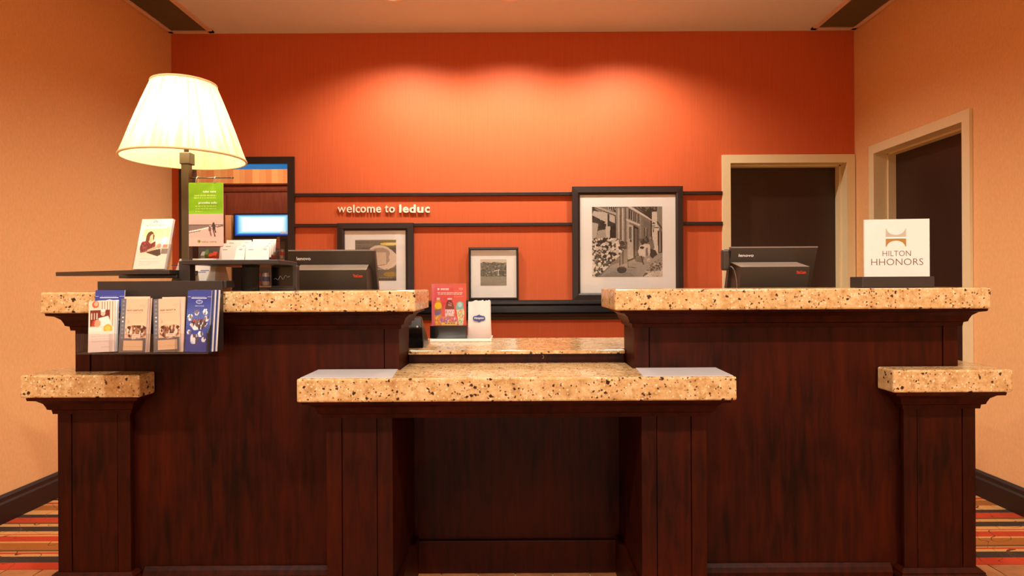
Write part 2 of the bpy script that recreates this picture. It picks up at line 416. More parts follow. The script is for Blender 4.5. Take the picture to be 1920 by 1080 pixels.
# ---- little raster painter for flat printed matter
class Art:
    def __init__(s, w, h, bg):
        s.w, s.h = w, h; s.a = np.zeros((h, w, 3)); s.a[:] = np.array(bg)/255.0
        s.U, s.V = np.meshgrid((np.arange(w)+.5)/w, (np.arange(h)+.5)/h)
    def put(s, mask, c, al=1.0):
        c = np.array(c)/255.0; s.a[mask] = s.a[mask]*(1-al)+c*al; return s
    def pm(s, pts):
        ins = np.zeros(s.U.shape, bool); n = len(pts)
        for i in range(n):
            x0, y0 = pts[i]; x1, y1 = pts[(i+1) % n]
            if y0 == y1: continue
            cr = ((s.V < y0) != (s.V < y1)) & (s.U < (x1-x0)*(s.V-y0)/(y1-y0)+x0); ins ^= cr
        return ins
    def poly(s, pts, c, al=1.0): return s.put(s.pm(pts), c, al)
    def rect(s, x0, y0, x1, y1, c, al=1.0): return s.put((s.U >= x0) & (s.U < x1) & (s.V >= y0) & (s.V < y1), c, al)
    def em(s, x, y, rx, ry, rot=0):
        dx, dy = s.U-x, s.V-y; c, q = math.cos(rot), math.sin(rot)
        return ((dx*c+dy*q)/rx)**2+((-dx*q+dy*c)/ry)**2 < 1
    def ell(s, x, y, rx, ry, c, al=1.0, rot=0): return s.put(s.em(x, y, rx, ry, rot), c, al)
    def line(s, x0, y0, x1, y1, t, c, al=1.0):
        dx, dy = x1-x0, y1-y0; L = dx*dx+dy*dy+1e-9
        k = np.clip(((s.U-x0)*dx+(s.V-y0)*dy)/L, 0, 1)
        return s.put((s.U-x0-k*dx)**2+(s.V-y0-k*dy)**2 < (t/2)**2, c, al)
    def blobs(s, region, n, r, cols, asp=1.0):
        ys, xs = np.nonzero(region)
        if len(xs) == 0: return s
        for i in range(n):
            k = RNG.integers(len(xs)); q = r*RNG.uniform(.6, 1.4)
            m = s.em((xs[k]+.5)/s.w, (ys[k]+.5)/s.h, q, q*asp) & region; s.put(m, cols[RNG.integers(len(cols))])
        return s
    def noise(s, region, amp, sx=1, sy=1):
        nn = RNG.normal(0, amp, (s.h//sy+2, s.w//sx+2)); nn = np.repeat(np.repeat(nn, sy, 0), sx, 1)[:s.h, :s.w]
        s.a[region] += nn[region][:, None]; s.a = np.clip(s.a, 0, 1); return s
    def words(s, x0, y0, x1, h, c, al=0.8):
        """row of tiny illegible strokes standing in for print too fine to read"""
        x = x0
        while x < x1:
            w = RNG.uniform(.03, .09)*(1 if x1-x0 > .3 else .6); s.rect(x, y0, min(x+w, x1), y0+h, c, al); x += w+.018
        return s
    def grey(s, tint=(1.0, .95, .88)):
        g = s.a.mean(2, keepdims=True); s.a = np.clip(g*np.array(tint), 0, 1); return s
    def print_on(s, name, O, u, v, w, h, parent, material='printed'):
        """O = top-left corner, u right, v down; unit vectors"""
        O, u, v = np.array(O, float), np.array(u, float), np.array(v, float)
        o0 = np.array(base_of(parent)) if parent is not None else np.zeros(3)
        gx, gy = np.meshgrid(np.linspace(0, w, s.w+1), np.linspace(0, h, s.h+1))
        co = O-o0+gx[..., None]*u+gy[..., None]*v; n1 = s.w+1
        i = (np.arange(s.h)[:, None]*n1+np.arange(s.w)[None, :]).ravel()
        fc = np.stack([i, i+n1, i+n1+1, i+1], 1)
        me = bpy.data.meshes.new(name); me.vertices.add(co.size//3); me.vertices.foreach_set('co', co.reshape(-1))
        me.loops.add(fc.size); me.loops.foreach_set('vertex_index', fc.ravel().astype(np.int32))
        me.polygons.add(len(fc)); me.polygons.foreach_set('loop_start', (np.arange(len(fc))*4).astype(np.int32))
        me.update(calc_edges=True)
        at = me.color_attributes.new('print', 'FLOAT_COLOR', 'CORNER')
        l = np.where(s.a <= .04045, s.a/12.92, ((np.clip(s.a, 0, 1)+.055)/1.055)**2.4).reshape(-1, 3)
        col = np.ones((len(fc), 4, 4)); col[:, :, :3] = l[:, None, :]
        at.data.foreach_set('color', col.ravel().astype(np.float32))
        me.materials.append(MATS[material]); me.validate()
        o = bpy.data.objects.new(name, me); COL.objects.link(o)
        if parent is not None: o.parent = parent
        return o

# ------------------------------------------------------------------ room shell
BW = 4.78; LX = X(322, BW, 300); RX = X(1602.5, BW, 300); FRONT = -7.0; T = 0.18
def wall_boxes(mb, a0, a1, z1, holes, f):
    """f(a0,a1,z0,z1) adds a box; holes = (a0,a1,z0,z1)"""
    xs = sorted({a0, a1, *[h[0] for h in holes], *[h[1] for h in holes]}); zs = sorted({0.0, z1, *[h[2] for h in holes], *[h[3] for h in holes]})
    for i in range(len(xs)-1):
        run = None
        for j in range(len(zs)-1):
            cx, cz = (xs[i]+xs[i+1])/2, (zs[j]+zs[j+1])/2
            if any(h[0] < cx < h[1] and h[2] < cz < h[3] for h in holes): continue
            f(xs[i], xs[i+1], zs[j], zs[j+1])
def struct(name, mb, m, origin=(0, 0, 0)): return tag(mb.build(name, m, None, origin), kind='structure')

PX0, PX1, PZ1 = X(338, BW, 400), X(553.5, BW, 400), H(295, BW, 450)      # pantry opening (outside of its casing)
PI0, PI1, PIZ = X(345.5, BW, 400), X(541, BW, 400), H(308, BW, 450)
D1 = (X(1353.5, BW, 400), X(1601.5, BW, 400), H(290.5, BW, 1480)); FW = 0.062
mb = MB(); wall_boxes(mb, LX, RX, CEIL, [(PI0, PI1, 0.86, PIZ), (D1[0]+FW-.012, D1[1]-FW+.012, 0.0, D1[2]-FW+.012)], lambda a, b, c, d: mb.box(a, b, BW, BW+T, c, d))
struct('wall_back', mb, 'red_wall')
DYa, DYb, DZ = 3.552, 4.56, 2.170                                          # right-hand door along y
mb = MB(); wall_boxes(mb, FRONT, BW+T, CEIL, [(DYa+FW-.012, DYb-FW+.012, 0.0, DZ-FW+.012)], lambda a, b, c, d: mb.box(RX, RX+T, a, b, c, d))
struct('wall_right', mb, 'tan_wall')
struct('wall_left', MB().box(LX-T, LX, FRONT, BW+T, 0, CEIL), 'tan_wall')
struct('wall_front', MB().box(LX-T, RX+T, FRONT-T, FRONT, 0, CEIL), 'trim_cream')
struct('ceiling', MB().box(LX-T, RX+T, FRONT-T, BW+T, CEIL, CEIL+0.1), 'ceiling')
TY = 2.655
fl = struct('floor', MB().box(LX-T, RX+T, FRONT-T, BW+T, -0.1, -0.006), 'grout')
struct('carpet', MB().box(LX, RX, TY, BW, -0.006, 0.0), 'carpet')
# floor tiles laid as pieces of the floor (the rows in view and a few before them)
tw = 0.1532; x0t = X(897.5, 2.62, 1070)-tw*20; pitch = tw
tile_me = None; tn = 0; rowsY = [TY-0.305*(k+1) for k in range(5)]
for r, yy in enumerate(rowsY):
    sx = 0 if r % 2 == 0 else tw/2
    for k in range(44):
        xa = x0t+k*pitch-sx
        if xa < LX or xa+tw > RX: continue
        if tile_me is None:
            o = MB().box(0.0032, tw-0.0032, 0.0032, 0.305-0.0032, -0.008, 0.0, 0.0012).build('tile', 'floor_tile', fl, fixn=False); tile_me = o.data
            o.data.transform(Matrix.Translation(Vector((0, 0, 0)))); o.location = (xa, yy, 0)
        else:
            o = bpy.data.objects.new('tile', tile_me); COL.objects.link(o); o.parent = fl; o.location = (xa, yy, 0)
        tn += 1
ntile = MB().box(LX, RX, FRONT, rowsY[-1]-0.004, -0.006, -0.0005); o = ntile.build('tile_field', 'lobby_carpet', fl)

BASEP = [(0, 0), (0.024, 0), (0.024, 0.098), (0.016, 0.108), (0.016, 0.128), (0.006, 0.14), (0, 0.14)]
def baseboard(name, path):
    struct(name, MB().sweep(path, BASEP), 'dark_trim')
baseboard('baseboard_left', [(LX, BW), (LX, FRONT)][::-1])
mbx = [(RX, BW), (RX, DYb)]
struct('baseboard_right', MB().sweep([(RX, DYa), (RX, FRONT)], BASEP).sweep(mbx, BASEP), 'dark_trim')

# doors ------------------------------------------------------------
def door_frame_back():
    t = thing('door_1', ((D1[0]+D1[1])/2, BW, 0), kind='structure')
    a, b, z = D1; p = 0.018
    m = MB()
    m.prism([(a, BW-p), (a+FW, BW-p), (a+FW, BW+0.075), (a+FW+0.012, BW+0.075), (a+FW+0.012, BW+0.17), (a, BW+0.17)], 0, z-FW)
    m.prism([(b-FW, BW-p), (b, BW-p), (b, BW+0.17), (b-FW-0.012, BW+0.17), (b-FW-0.012, BW+0.075), (b-FW, BW+0.075)], 0, z-FW)
    m.box(a, b, BW-p, BW+0.075, z-FW, z); m.box(a, b, BW+0.075, BW+0.17, z-FW-0.012, z)
    m.build('door_frame', 'trim_cream', t)
    lf = MB().box(a+FW+0.012, b-FW-0.012, BW+0.135, BW+0.175, 0.006, z-FW-0.012).build('door_leaf', 'door_brown', t)
    h = MB().tube([(b-FW-0.08, BW+0.135, 1.0), (b-FW-0.08, BW+0.09, 1.0), (b-FW-0.2, BW+0.085, 1.0)], 0.009)
    h.lathe((b-FW-0.08, BW+0.13, 1.0), [(0.001, -.02), (0.02, -.02), (0.02, .02), (0.001, .02)], 12).build('lever_handle', 'silver', lf)
    return t
door_frame_back()
def door_frame_right():
    t = thing('door_2', (RX, (DYa+DYb)/2, 0), kind='structure')
    p = 0.018; m = MB()
    m.prism([(RX-p, DYa), (RX+0.17, DYa), (RX+0.17, DYa+FW+0.012), (RX+0.08, DYa+FW+0.012), (RX+0.08, DYa+FW), (RX-p, DYa+FW)], 0, DZ-FW)
    m.prism([(RX-p, DYb), (RX-p, DYb-FW), (RX+0.08, DYb-FW), (RX+0.08, DYb-FW-0.012), (RX+0.17, DYb-FW-0.012), (RX+0.17, DYb)], 0, DZ-FW)
    m.box(RX-p, RX+0.08, DYa, DYb, DZ-FW, DZ); m.box(RX+0.08, RX+0.17, DYa, DYb, DZ-FW-0.012, DZ)
    m.build('door_frame', 'trim_cream', t)
    MB().box(RX+0.135, RX+0.175, DYa+FW+0.012, DYb-FW-0.012, 0.006, DZ-FW-0.012).build('door_leaf', 'door_brown', t)
    return t
door_frame_right()
# pantry opening casing
t = thing('window_1', ((PX0+PX1)/2, BW, 0.86), kind='structure')
m = MB(); p = 0.02
MB().box(PI0+.006, PI1-.006, BW-0.003, BW+T, PIZ-0.006, PIZ+0.001).build('emissive_head_lining', 'pantry_blue_glow', t)  # underside of the lintel, made to glow by its material alone
m.box(PX0, PI0, BW-p, BW, 0.80, PZ1); m.box(PI1, PX1, BW-p, BW, 0.80, PZ1); m.box(PI0, PI1, BW-p, BW, PIZ, PZ1); m.box(PI0, PI1, BW-p, BW, 0.80, 0.86)
m.build('casing', 'dark_trim', t)
MB().box(PI0-0.001, PI0+0.006, BW-0.004, BW+T, 0.86, PIZ).box(PI1-0.006, PI1+0.001, BW-0.004, BW+T, 0.86, PIZ).box(PI0, PI1, BW-0.004, BW+T, 0.855, 0.866).build('jamb_lining', 'door_brown', t)
# battens and the black picture ledge: parts of the back wall's trim
for k, (ya, yb) in enumerate(((361, 367.5), (418, 424.5))):
    struct('trim_%d' % (k+1), MB().box(PX1, D1[0], BW-0.022, BW, H(yb, BW), H(ya, BW), 0.003), 'dark_trim')
LEDY = BW-0.115
lz = lambda py: H(py, LEDY, 1000)
prof = [(0, H(600, BW-.05)), (0.05, H(600, BW-.05)), (0.06, H(594.5, BW-.06)), (0.085, lz(592.5)), (0.09, lz(589)), (0.078, lz(586)), (0.078, lz(574)), (0.10, lz(571.5)), (0.115, lz(570)), (0.115, lz(565.5)), (0.11, lz(563)), (0, lz(563))]
LEDZ = lz(563)
o = MB().sweep([(D1[0]-0.01, BW), (PX1+0.02, BW)][::-1], [(o_, z_) for o_, z_ in prof]).build('picture_ledge', 'black_ledge')
tag(o, 'long black moulded picture ledge across the red back wall', 'ledge')

# ceiling grilles
def grille(name, xa, xb, label):
    ya, yb = 2.6, H and 4.74
    t = thing(name, ((xa+xb)/2, (ya+yb)/2, CEIL-0.02), label, 'vent')
    fr = 0.035; z0, z1 = CEIL-0.012, CEIL
    MB().box(xa, xb, yb-fr, yb, z0, z1).box(xa, xb, ya, ya+fr, z0, z1).box(xa, xa+fr, ya, yb, z0, z1).box(xb-fr, xb, ya, yb, z0, z1).build('frame', 'vent_trim', t)
    m = MB(); n = int((yb-ya-2*fr)/0.016)
    for i in range(n):
        y = ya+fr+(i+.5)*0.016; m.hull8([(xa+fr, y-.005, z0+.001), (xb-fr, y-.005, z0+.001), (xb-fr, y-.003, z0+.001), (xa+fr, y-.003, z0+.001)], [(xa+fr, y+.004, z1-.001), (xb-fr, y+.004, z1-.001), (xb-fr, y+.006, z1-.001), (xa+fr, y+.006, z1-.001)])
    o = m.build('louvres', 'grille_metal', t, fixn=False); o['kind'] = 'stuff'
    MB().box(xa+fr, xb-fr, ya+fr, yb-fr, z1-0.0008, z1-0.0002).build('backing', 'grille_back', t)
GW = 0.335
grille('ceiling_grille', LX+0.012, LX+0.012+GW, 'long louvred air grille in the ceiling along the left tan wall')
grille('ceiling_grille', RX-0.012-GW, RX-0.012, 'long louvred air grille in the ceiling along the right tan wall')
# downlight fittings
def downlight(x, y, label, group):
    t = thing('downlight', (x, y, CEIL-0.02), label, 'light', group)
    MB().lathe((x, y, CEIL), [(0.052, 0.0), (0.055, -0.008), (0.085, -0.006), (0.09, 0.0)], 28).build('trim_ring', 'white_plastic', t)
    MB().lathe((x, y, CEIL), [(0.0005, -0.0015), (0.053, -0.0015), (0.053, -0.0005), (0.0005, -0.0005)], 24).build('lens', 'downlight_lens', t)
for x, lb in zip(SPOT_X, ('left', 'middle', 'right')):
    downlight(x, SPOT_Y, '%s recessed downlight of the row washing the red wall' % lb, 'downlights over the back desk')
for (x, y), lb in zip(LOBBY, ('left', 'middle', 'right')):
    downlight(x, y, '%s recessed lobby downlight in the ceiling in front of the counters' % lb, 'lobby downlights')

for (x, y), lb in zip(FILL_PENDANTS, ('left', 'middle', 'right')):  # unseen pendants, added to carry the frontal fill light
    t = thing('fill_pendant', (x, y, FILL_Z), '%s dome shaded pendant added behind the camera as frontal fill' % lb, 'lamp', 'added fill pendants')
    MB().lathe((x, y, CEIL), [(.0005, 0), (.06, 0), (.06, -.02), (.006, -.03), (.006, FILL_Z+.15-CEIL), (.04, FILL_Z+.148-CEIL), (.04, FILL_Z+.12-CEIL), (.0005, FILL_Z+.12-CEIL)], 20).build('fill_rod', 'bronze', t)
    MB().lathe((x, y, FILL_Z), [(.20, -.11), (.19, -.03), (.15, .05), (.09, .11), (.04, .125), (.04, .12), (.085, .105), (.145, .045), (.184, -.03), (.195, -.11)], 32).build('fill_dome_shade', 'white_plastic', t)
# ------------------------------------------------------------------ pantry seen through the opening
PB = 6.3
plx, prx = -3.55, -1.55
struct('wall_pantry_back', MB().box(plx, prx, PB, PB+0.1, 0, 2.7), 'striped_wallpaper')
struct('wall_pantry_left', MB().box(plx-0.1, plx, BW+T, PB+0.1, 0, 2.7), 'pantry_tan')
struct('wall_pantry_right', MB().box(prx, prx+0.1, BW+T, PB+0.1, 0, 2.7), 'pantry_tan')
struct('ceiling_pantry', MB().box(plx-0.1, prx+0.1, BW+T, PB+0.1, 2.7, 2.8), 'ceiling')
struct('floor_pantry', MB().box(plx-0.1, prx+0.1, BW+T, PB+0.1, -0.1, 0.0), 'carpet')
lamp('POINT', (-2.3, 5.25, 2.45), 26, (1, 0.80, 0.58), 0.12)
o_l = MB().lathe((-2.3, 5.25, 2.45), [(0.0005, 0.14), (0.05, 0.14), (0.06, 0.17), (0.02, 0.2), (0.02, 0.25), (0.0005, 0.25)], 20).build('pendant_canopy', 'white_plastic')
tag(o_l, 'small white ceiling lamp fitting inside the pantry behind the opening', 'light')
cy = 5.85
ctz = H(345, cy, 460)
t = thing('wall_cabinet', (-2.6, cy+.2, 0), 'tall brown wood cabinet with crown, seen through the dark framed opening', 'cabinet')
MB().box(plx+0.02, prx-0.02, cy+0.02, PB-0.07, 0.02, ctz-0.01).build('body', 'mahogany_pantry', t)
zc = [H(v, cy, 460) for v in (359, 355, 350, 345)]
MB().sweep([(plx+0.02, cy+0.02), (prx-0.02, cy+0.02)], [(0, zc[0]), (0.012, zc[0]), (0.02, zc[1]), (0.022, zc[2]), (0.05, zc[3]-0.012), (0.055, zc[3]), (0, zc[3])]).build('crown', 'mahogany_pantry', t)
MB().box(X(356, cy), X(425, cy), cy-0.002, cy+0.02, 0.02, zc[0]-0.03).build('side_panel', 'mahogany_pantry', t)
# shelf niche at left: shelf, snack pouches
ny = cy-0.20
t = thing('snack_shelf', (X(390, ny), ny+.1, 0), 'low brown snack shelf inside the pantry left of the lit cooler', 'shelf')
sx0, sx1 = X(373.5, ny)-.1, X(424, ny); sz = H(487, ny, 390)
MB().box(sx0, sx1, ny, cy-0.003, 0.0, sz).build('body', 'mahogany_pantry', t)
MB().box(sx0, sx1, cy-0.012, cy-0.0025, sz, H(461, ny, 390)).build('niche_panel', 'cooler_grey', bpy.data.objects['wall_cabinet'])
for k, (xa, xb, yt, mm, lb) in enumerate(((374, 381, 471, 'pouch_pale', 'pale snack pouch leftmost on the pantry shelf'), (381.5, 387.5, 467, 'pouch_green', 'green snack pouch between a pale and a red one on the pantry shelf'), (388, 395, 474, 'pouch_red', 'shorter red snack pouch on the pantry shelf'), (395.5, 403, 471, 'pouch_red', 'taller red snack pouch rightmost on the pantry shelf'))):
    a, b, zt = X(xa, ny), X(xb, ny), H(yt, ny, 390); c = (a+b)/2
    m = MB(); y0 = ny+0.03; th = 0.022
    m.hull8([(a, y0, sz), (b, y0, sz), (b, y0+th*2, sz), (a, y0+th*2, sz)], [(a-.001, y0-.006, (sz+zt)/2), (b+.001, y0-.006, (sz+zt)/2), (b+.001, y0+th*2+.006, (sz+zt)/2), (a-.001, y0+th*2+.006, (sz+zt)/2)])
    m.hull8([(a-.001, y0-.006, (sz+zt)/2), (b+.001, y0-.006, (sz+zt)/2), (b+.001, y0+th*2+.006, (sz+zt)/2), (a-.001, y0+th*2+.006, (sz+zt)/2)], [(a, y0+th, zt), (b, y0+th, zt), (b, y0+th+.002, zt), (a, y0+th+.002, zt)])
    tag(m.build('snack_pouch', mm), lb, 'snack', 'snack pouches on the pantry shelf')
# cooler with backlit header
qy = 5.45
qx0, qx1 = X(437.5, qy), X(548, qy)
hz0, hz1 = H(441.5, qy, 490), H(402.5, qy, 490)
t = thing('drinks_cooler', ((qx0+qx1)/2, qy+0.18, 0), 'black drinks cooler with blue backlit header, seen through the opening', 'cooler')
cb = cy-0.012
m = MB()
m.box(qx0, qx1, qy+0.01, cb, hz0-0.03, hz1+0.012); m.box(qx0, qx0+0.03, qy+0.02, cb, 0, hz0-0.03); m.box(qx1-0.03, qx1, qy+0.02, cb, 0, hz0-0.03); m.box(qx0+0.03, qx1-0.03, cb-0.012, cb, 0, hz0-0.03); m.box(qx0+0.03, qx1-0.03, qy+0.02, cb-.012, 0, 0.15)
m.build('body', 'cooler_black', t)
MB().box(qx0+0.03, qx1-0.03, cb-0.02, cb-0.0125, 0.15, hz0-0.03).build('liner', 'cooler_grey', t)
art = Art(90, 36, (10, 90, 190)); d = np.maximum(np.abs((art.U-.5)*2)**3.2, np.abs((art.V-.47)*2)**2.4)
g = np.clip(1.25-d*1.5, 0, 1)[..., None]; e = np.clip(1.9-d*1.9, 0, 1)[..., None]
art.a = (np.array([10, 60, 170])*(1-e)+np.array([40, 190, 250])*e)*(1-g)/255+np.array([252, 255, 255])*g/255
art.print_on('header_panel', (qx0+0.012, qy+0.0085, hz1), (1, 0, 0), (0, 0, -1), qx1-qx0-0.024, hz1-hz0, t, 'backlit_print')
text_part('header_lettering', 'aid.', (X(525.5, qy), qy+0.008, H(438.5, qy, 530)), (1, 0, 0), (0, 0, 1), X(540.5, qy)-X(525.5, qy), .028, 'ink_white', t, bold=.02)
df = 0.03; dz0, dz1 = 0.15, hz0-0.034
MB().box(qx0, qx0+.075, qy-0.012, qy+0.02, dz0, dz1).box(qx1-0.06, qx1, qy-0.012, qy+0.02, dz0, dz1).box(qx0+.075, qx1-.06, qy-0.012, qy+0.02, dz1-0.02, dz1).box(qx0+.075, qx1-.06, qy-0.012, qy+0.02, dz0, dz0+df).build('door_frame', 'cooler_black', t)
MB().box(qx0+.075, qx1-.06, qy+0.0, qy+0.005, dz0+df, dz1-0.02).build('door_glass', 'clear_glass', t)
shz = [H(487, qy+.1, 500), H(536, qy+.1, 500), 0.75, 0.45]
for z in shz: MB().box(qx0+0.031, qx1-0.031, qy+0.03, cb-0.021, z-0.012, z).build('shelf', 'vent_grey', t)
for r, z in enumerate(shz[:2]):
    for k in range(4):
        c = (X(484+16*k, qy+.1), qy+0.09, z); rr = 0.031; hh = 0.098 if r == 0 else 0.115
        tcan = thing('drink_can', c, 'soda can, %s from the left on the %s cooler shelf' % (('first', 'second', 'third', 'fourth')[k], ('upper', 'lower')[r]), 'can', 'soda cans in the cooler')
        MB().lathe(c, [(0.0005, 0.001), (rr*.8, 0.001), (rr, 0.01), (rr, hh-.012), (rr*.8, hh), (0.0005, hh-.003)], 16).build('can_body', ('can_red', 'can_silver')[k % 2], tcan)
        MB().lathe(c, [(rr+.0004, hh*.35), (rr+.0006, hh*.36), (rr+.0006, hh*.7), (rr+.0004, hh*.71)], 16).build('label_band', ('can_silver', 'can_red')[k % 2] if r == 0 else 'can_blue', tcan)
o = MB().box(X(426, qy+.05), X(437, qy+.05), qy+0.02, cy-0.003, 0, H(404, qy+.05, 430)).build('tall_panel', 'pantry_tan')
tag(o, 'narrow tan upright board standing beside the lit drinks cooler', 'panel')

# ------------------------------------------------------------------ reception counters
ZS = 2.19; PF = 2.255; CF = 2.29; ZL = 2.07
HT = H(546.5, ZS, 440)-0.0; HTB = H(586, ZS, 440)          # high worktop top / underside
LT = H(708.5, ZL, 968); LB = H(753, ZL, 968)              # low worktop
EDGE = 0.006
def worktop(pts, z0, z1, label, name='granite_worktop'):
    return tag(MB().prism(pts, z0, z1, min(EDGE, (z1-z0)*.1)).build(name, 'granite'), label, 'countertop')
# high worktops
hl0, hl1 = X(74.5, ZS, 567), X(779, ZS, 567); hr0, hr1 = X(1153, ZS, 560), X(1859, ZS, 558); HB = ZS+0.345
worktop([(hl0, ZS), (hl1, ZS), (hl1, HB), (hl0, HB)], HTB, HT, 'thick speckled granite top of the left high counter')
worktop([(hr0, ZS), (hr1, ZS), (hr1, HB), (hr0, HB)], HTB, HT, 'thick speckled granite top of the right high counter')
# cabinets under the high worktops
CROWN = lambda z: [(0, z-0.066), (0.010, z-0.066), (0.012, z-0.052), (0.022, z-0.048), (0.024, z-0.040), (0.030, z-0.026), (0.044, z-0.014), (0.062, z-0.010), (0.064, z), (0, z)]
def cabinet(xa, xb, label, inner_left):
    t = thing('counter_cabinet', ((xa+xb)/2, (CF+HB)/2, 0), label, 'cabinet')
    bk = HB-0.03; st = 0.052
    m = MB().box(xa+0.004, xb-0.004, CF+0.012, bk, 0, HTB-0.0005); m.build('body', 'mahogany', t)
    for a, b in ((xa, xa+st), (xb-st, xb)): MB().box(a, b, CF, CF+0.0125, 0.14, HTB-0.05, 0.0012).build('stile', 'mahogany', t)
    MB().box(xa+st+0.003, xb-st-0.003, CF+0.003, CF+0.0125, 0.14, HTB-0.05, 0.0015).build('front_panel', 'mahogany', t)
    for a in (xa-.0005, xb-.0045): MB().box(a, a+.005, CF+.013, bk, 0.0, HTB-0.05).build('side_panel', 'mahogany', t)
    MB().sweep([(xa, bk), (xa, CF), (xb, CF), (xb, bk)], CROWN(HTB-0.0006)).build('crown_moulding', 'mahogany', t)
    return t
cl0, cl1 = X(141, CF, 640), X(748, CF, 660); cr0, cr1 = X(1190, CF, 660), X(1796, CF, 640)
cabinet(cl0, cl1, 'dark mahogany cabinet carrying the left high granite counter', False)
cabinet(cr0, cr1, 'dark mahogany cabinet carrying the right high granite counter', True)
# end pillars with wrap-round slabs
def pillar(s, slab, shaft, cabx, plabel, wlabel):
    """s=-1 left, +1 right; slab/shaft: outer and inner x of the front face"""
    so, si = slab; po, pi_ = shaft; dep = 2.56
    g = 0.002
    def pol(o, i, f):
        p = [(o, f), (i, f), (i, CF-g), (cabx+s*g, CF-g), (cabx+s*g, dep), (o, dep)]
        return p if s < 0 else p[::-1]
    top = H(703.5, ZS, 150) if s < 0 else H(693.5, ZS, 1790); bot = top-0.0795
    worktop(pol(so, si, ZS), bot, top, wlabel)
    t = thing('counter_pillar', ((po+pi_)/2, PF+0.05, 0), plabel, 'pillar')
    m = MB()
    q = 0.010
    pp = [(po-s*q, PF+q), (pi_+s*q, PF+q), (pi_+s*q, CF-g), (cabx+s*g, CF-g), (cabx+s*g, dep-.06), (po-s*q, dep-.06)]
    m.prism(pp if s < 0 else pp[::-1], 0, bot-.0006); m.build('shaft', 'mahogany', t)
    w = pi_-po; a, b = min(po, pi_), max(po, pi_); zt = bot-.05; zb = 0.16
    k = 0.19*abs(w)
    MB().box(a, a+k-.0015, PF, PF+q+.001, zb, zt, .001).build('stile', 'mahogany', t)
    MB().box(b-k*0.95+.0015, b, PF, PF+q+.001, zb, zt, .001).build('stile', 'mahogany', t)
    MB().box(a+k+.0015, b-k*.95-.0015, PF+.002, PF+q+.001, zb, zt, .001).build('front_panel', 'mahogany', t)
    # return on the outer side
    MB().box(*( (po, po-s*q) if s > 0 else (po, po+q)), PF+q+.0015, dep-.06, zb, zt).build('side_panel', 'mahogany', t)
    pth = [(po, dep-.06), (po, PF), (pi_, PF), (pi_, CF-g)]
    if s > 0: pth = pth[::-1]
    MB().sweep(pth, CROWN(bot-.0006)).build('crown_moulding', 'mahogany', t)
    pl = 0.172
    MB().sweep(pth, [(-.004, 0), (0.028, 0), (0.028, pl-.03), (0.020, pl-.018), (0.020, pl-.012), (0.006, pl), (-.004, pl)]).build('plinth', 'mahogany', t)
    return t
pillar(-1, (X(37, ZS, 725), X(261, ZS, 725)), (X(108.5, PF, 900), X(244.5, PF, 900)), cl0, 'short mahogany end pillar at the left end of the desk', 'granite slab on the left end pillar')
pillar(1, (X(1899.5, ZS, 715), X(1675, ZS, 715)), (X(1829.5, PF, 900), X(1695, PF, 900)), cr1, 'short mahogany end pillar at the right end of the desk', 'granite slab on the right end pillar')
# base mouldings along the cabinet fronts, between pillars and desk legs
LF = 2.15                                                  # desk leg faces
lgL = (X(612.5, LF, 950), X(736.5, LF, 950)); lgR = (X(1203.5, LF, 950), X(1325.5, LF, 950))
BM = [(-.002, 0), (0.024, 0), (0.024, 0.15), (0.016, 0.165), (0.004, 0.176), (-.002, 0.176)]
def base_mould(xa, xb, label):
    tag(MB().sweep([(xa, CF), (xb, CF)], BM).build('base_moulding', 'mahogany'), label, 'skirting')
pin_l = X(244.5, PF, 900)+0.034; pin_r = X(1695, PF, 900)-0.034
base_mould(pin_l, lgL[0]-.002, 'mahogany base moulding under the left counter front')
base_mould(lgR[1]+.002, pin_r, 'mahogany base moulding under the right counter front')
# centre desk
KB = 2.62
dl0, dl1 = X(555.5, ZL, 730), X(1382, ZL, 730)
DSK = 2.462
worktop([(dl0, ZL), (dl1, ZL), (dl1, CF-.002), (cr0-.003, CF-.002), (cr0-.003, DSK), (cl1+.003, DSK), (cl1+.003, CF-.002), (dl0, CF-.002)], LB, LT, 'low central granite top of the front desk')
t = thing('desk_base', (0, LF+.2, 0), 'mahogany central desk with two panelled legs and an open knee space', 'desk')
def desk_leg(a, b, s):
    lg = MB().box(a+.003, b-.003, LF+.010, CF-.003, 0, LB-.0006).build('leg', 'mahogany', t)
    k1, k2 = (.030*LF/1.18*.6, .028*LF/1.18*.6); w = b-a; k = w*.235
    MB().box(a, a+k-.0016, LF, LF+.0105, 0.0, LB-.05, .001).build('stile', 'mahogany', lg)
    MB().box(b-k+.0016, b, LF, LF+.0105, 0.0, LB-.05, .001).build('stile', 'mahogany', lg)
    MB().box(a+k+.0016, b-k-.0016, LF+.002, LF+.0105, 0.0, LB-.05, .001).build('leg_panel', 'mahogany', lg)
    MB().box(*((b-.003, b) if s < 0 else (a, a+.003)), LF+.0106, KB, 0, LB-.04).build('knee_side', 'mahogany', lg)
    MB().box(*((b, b+.02) if s < 0 else (a-.02, a)), LF+.03, KB-.027, 0, 0.16, .002).build('knee_skirting', 'mahogany', lg)
desk_leg(*lgL, -1); desk_leg(*lgR, 1)
MB().sweep([(lgL[0], CF-.003), (lgL[0], LF), (lgR[1], LF), (lgR[1], CF-.003)], CROWN(LB-.0006)).build('crown_moulding', 'mahogany', t)
MB().box(lgL[1], lgR[0], LF, LF+.02, LB-.066, LB-.0006).build('apron', 'mahogany', t)
MB().box(lgL[1]-.001, lgR[0]+.001, KB, KB+.02, 0, LB-.0006-.08).build('knee_back', 'mahogany', t)
MB().box(lgL[1], lgR[0], KB-.024, KB, 0, H(1013, KB-.02, 968), .003).build('knee_skirting', 'mahogany', t)
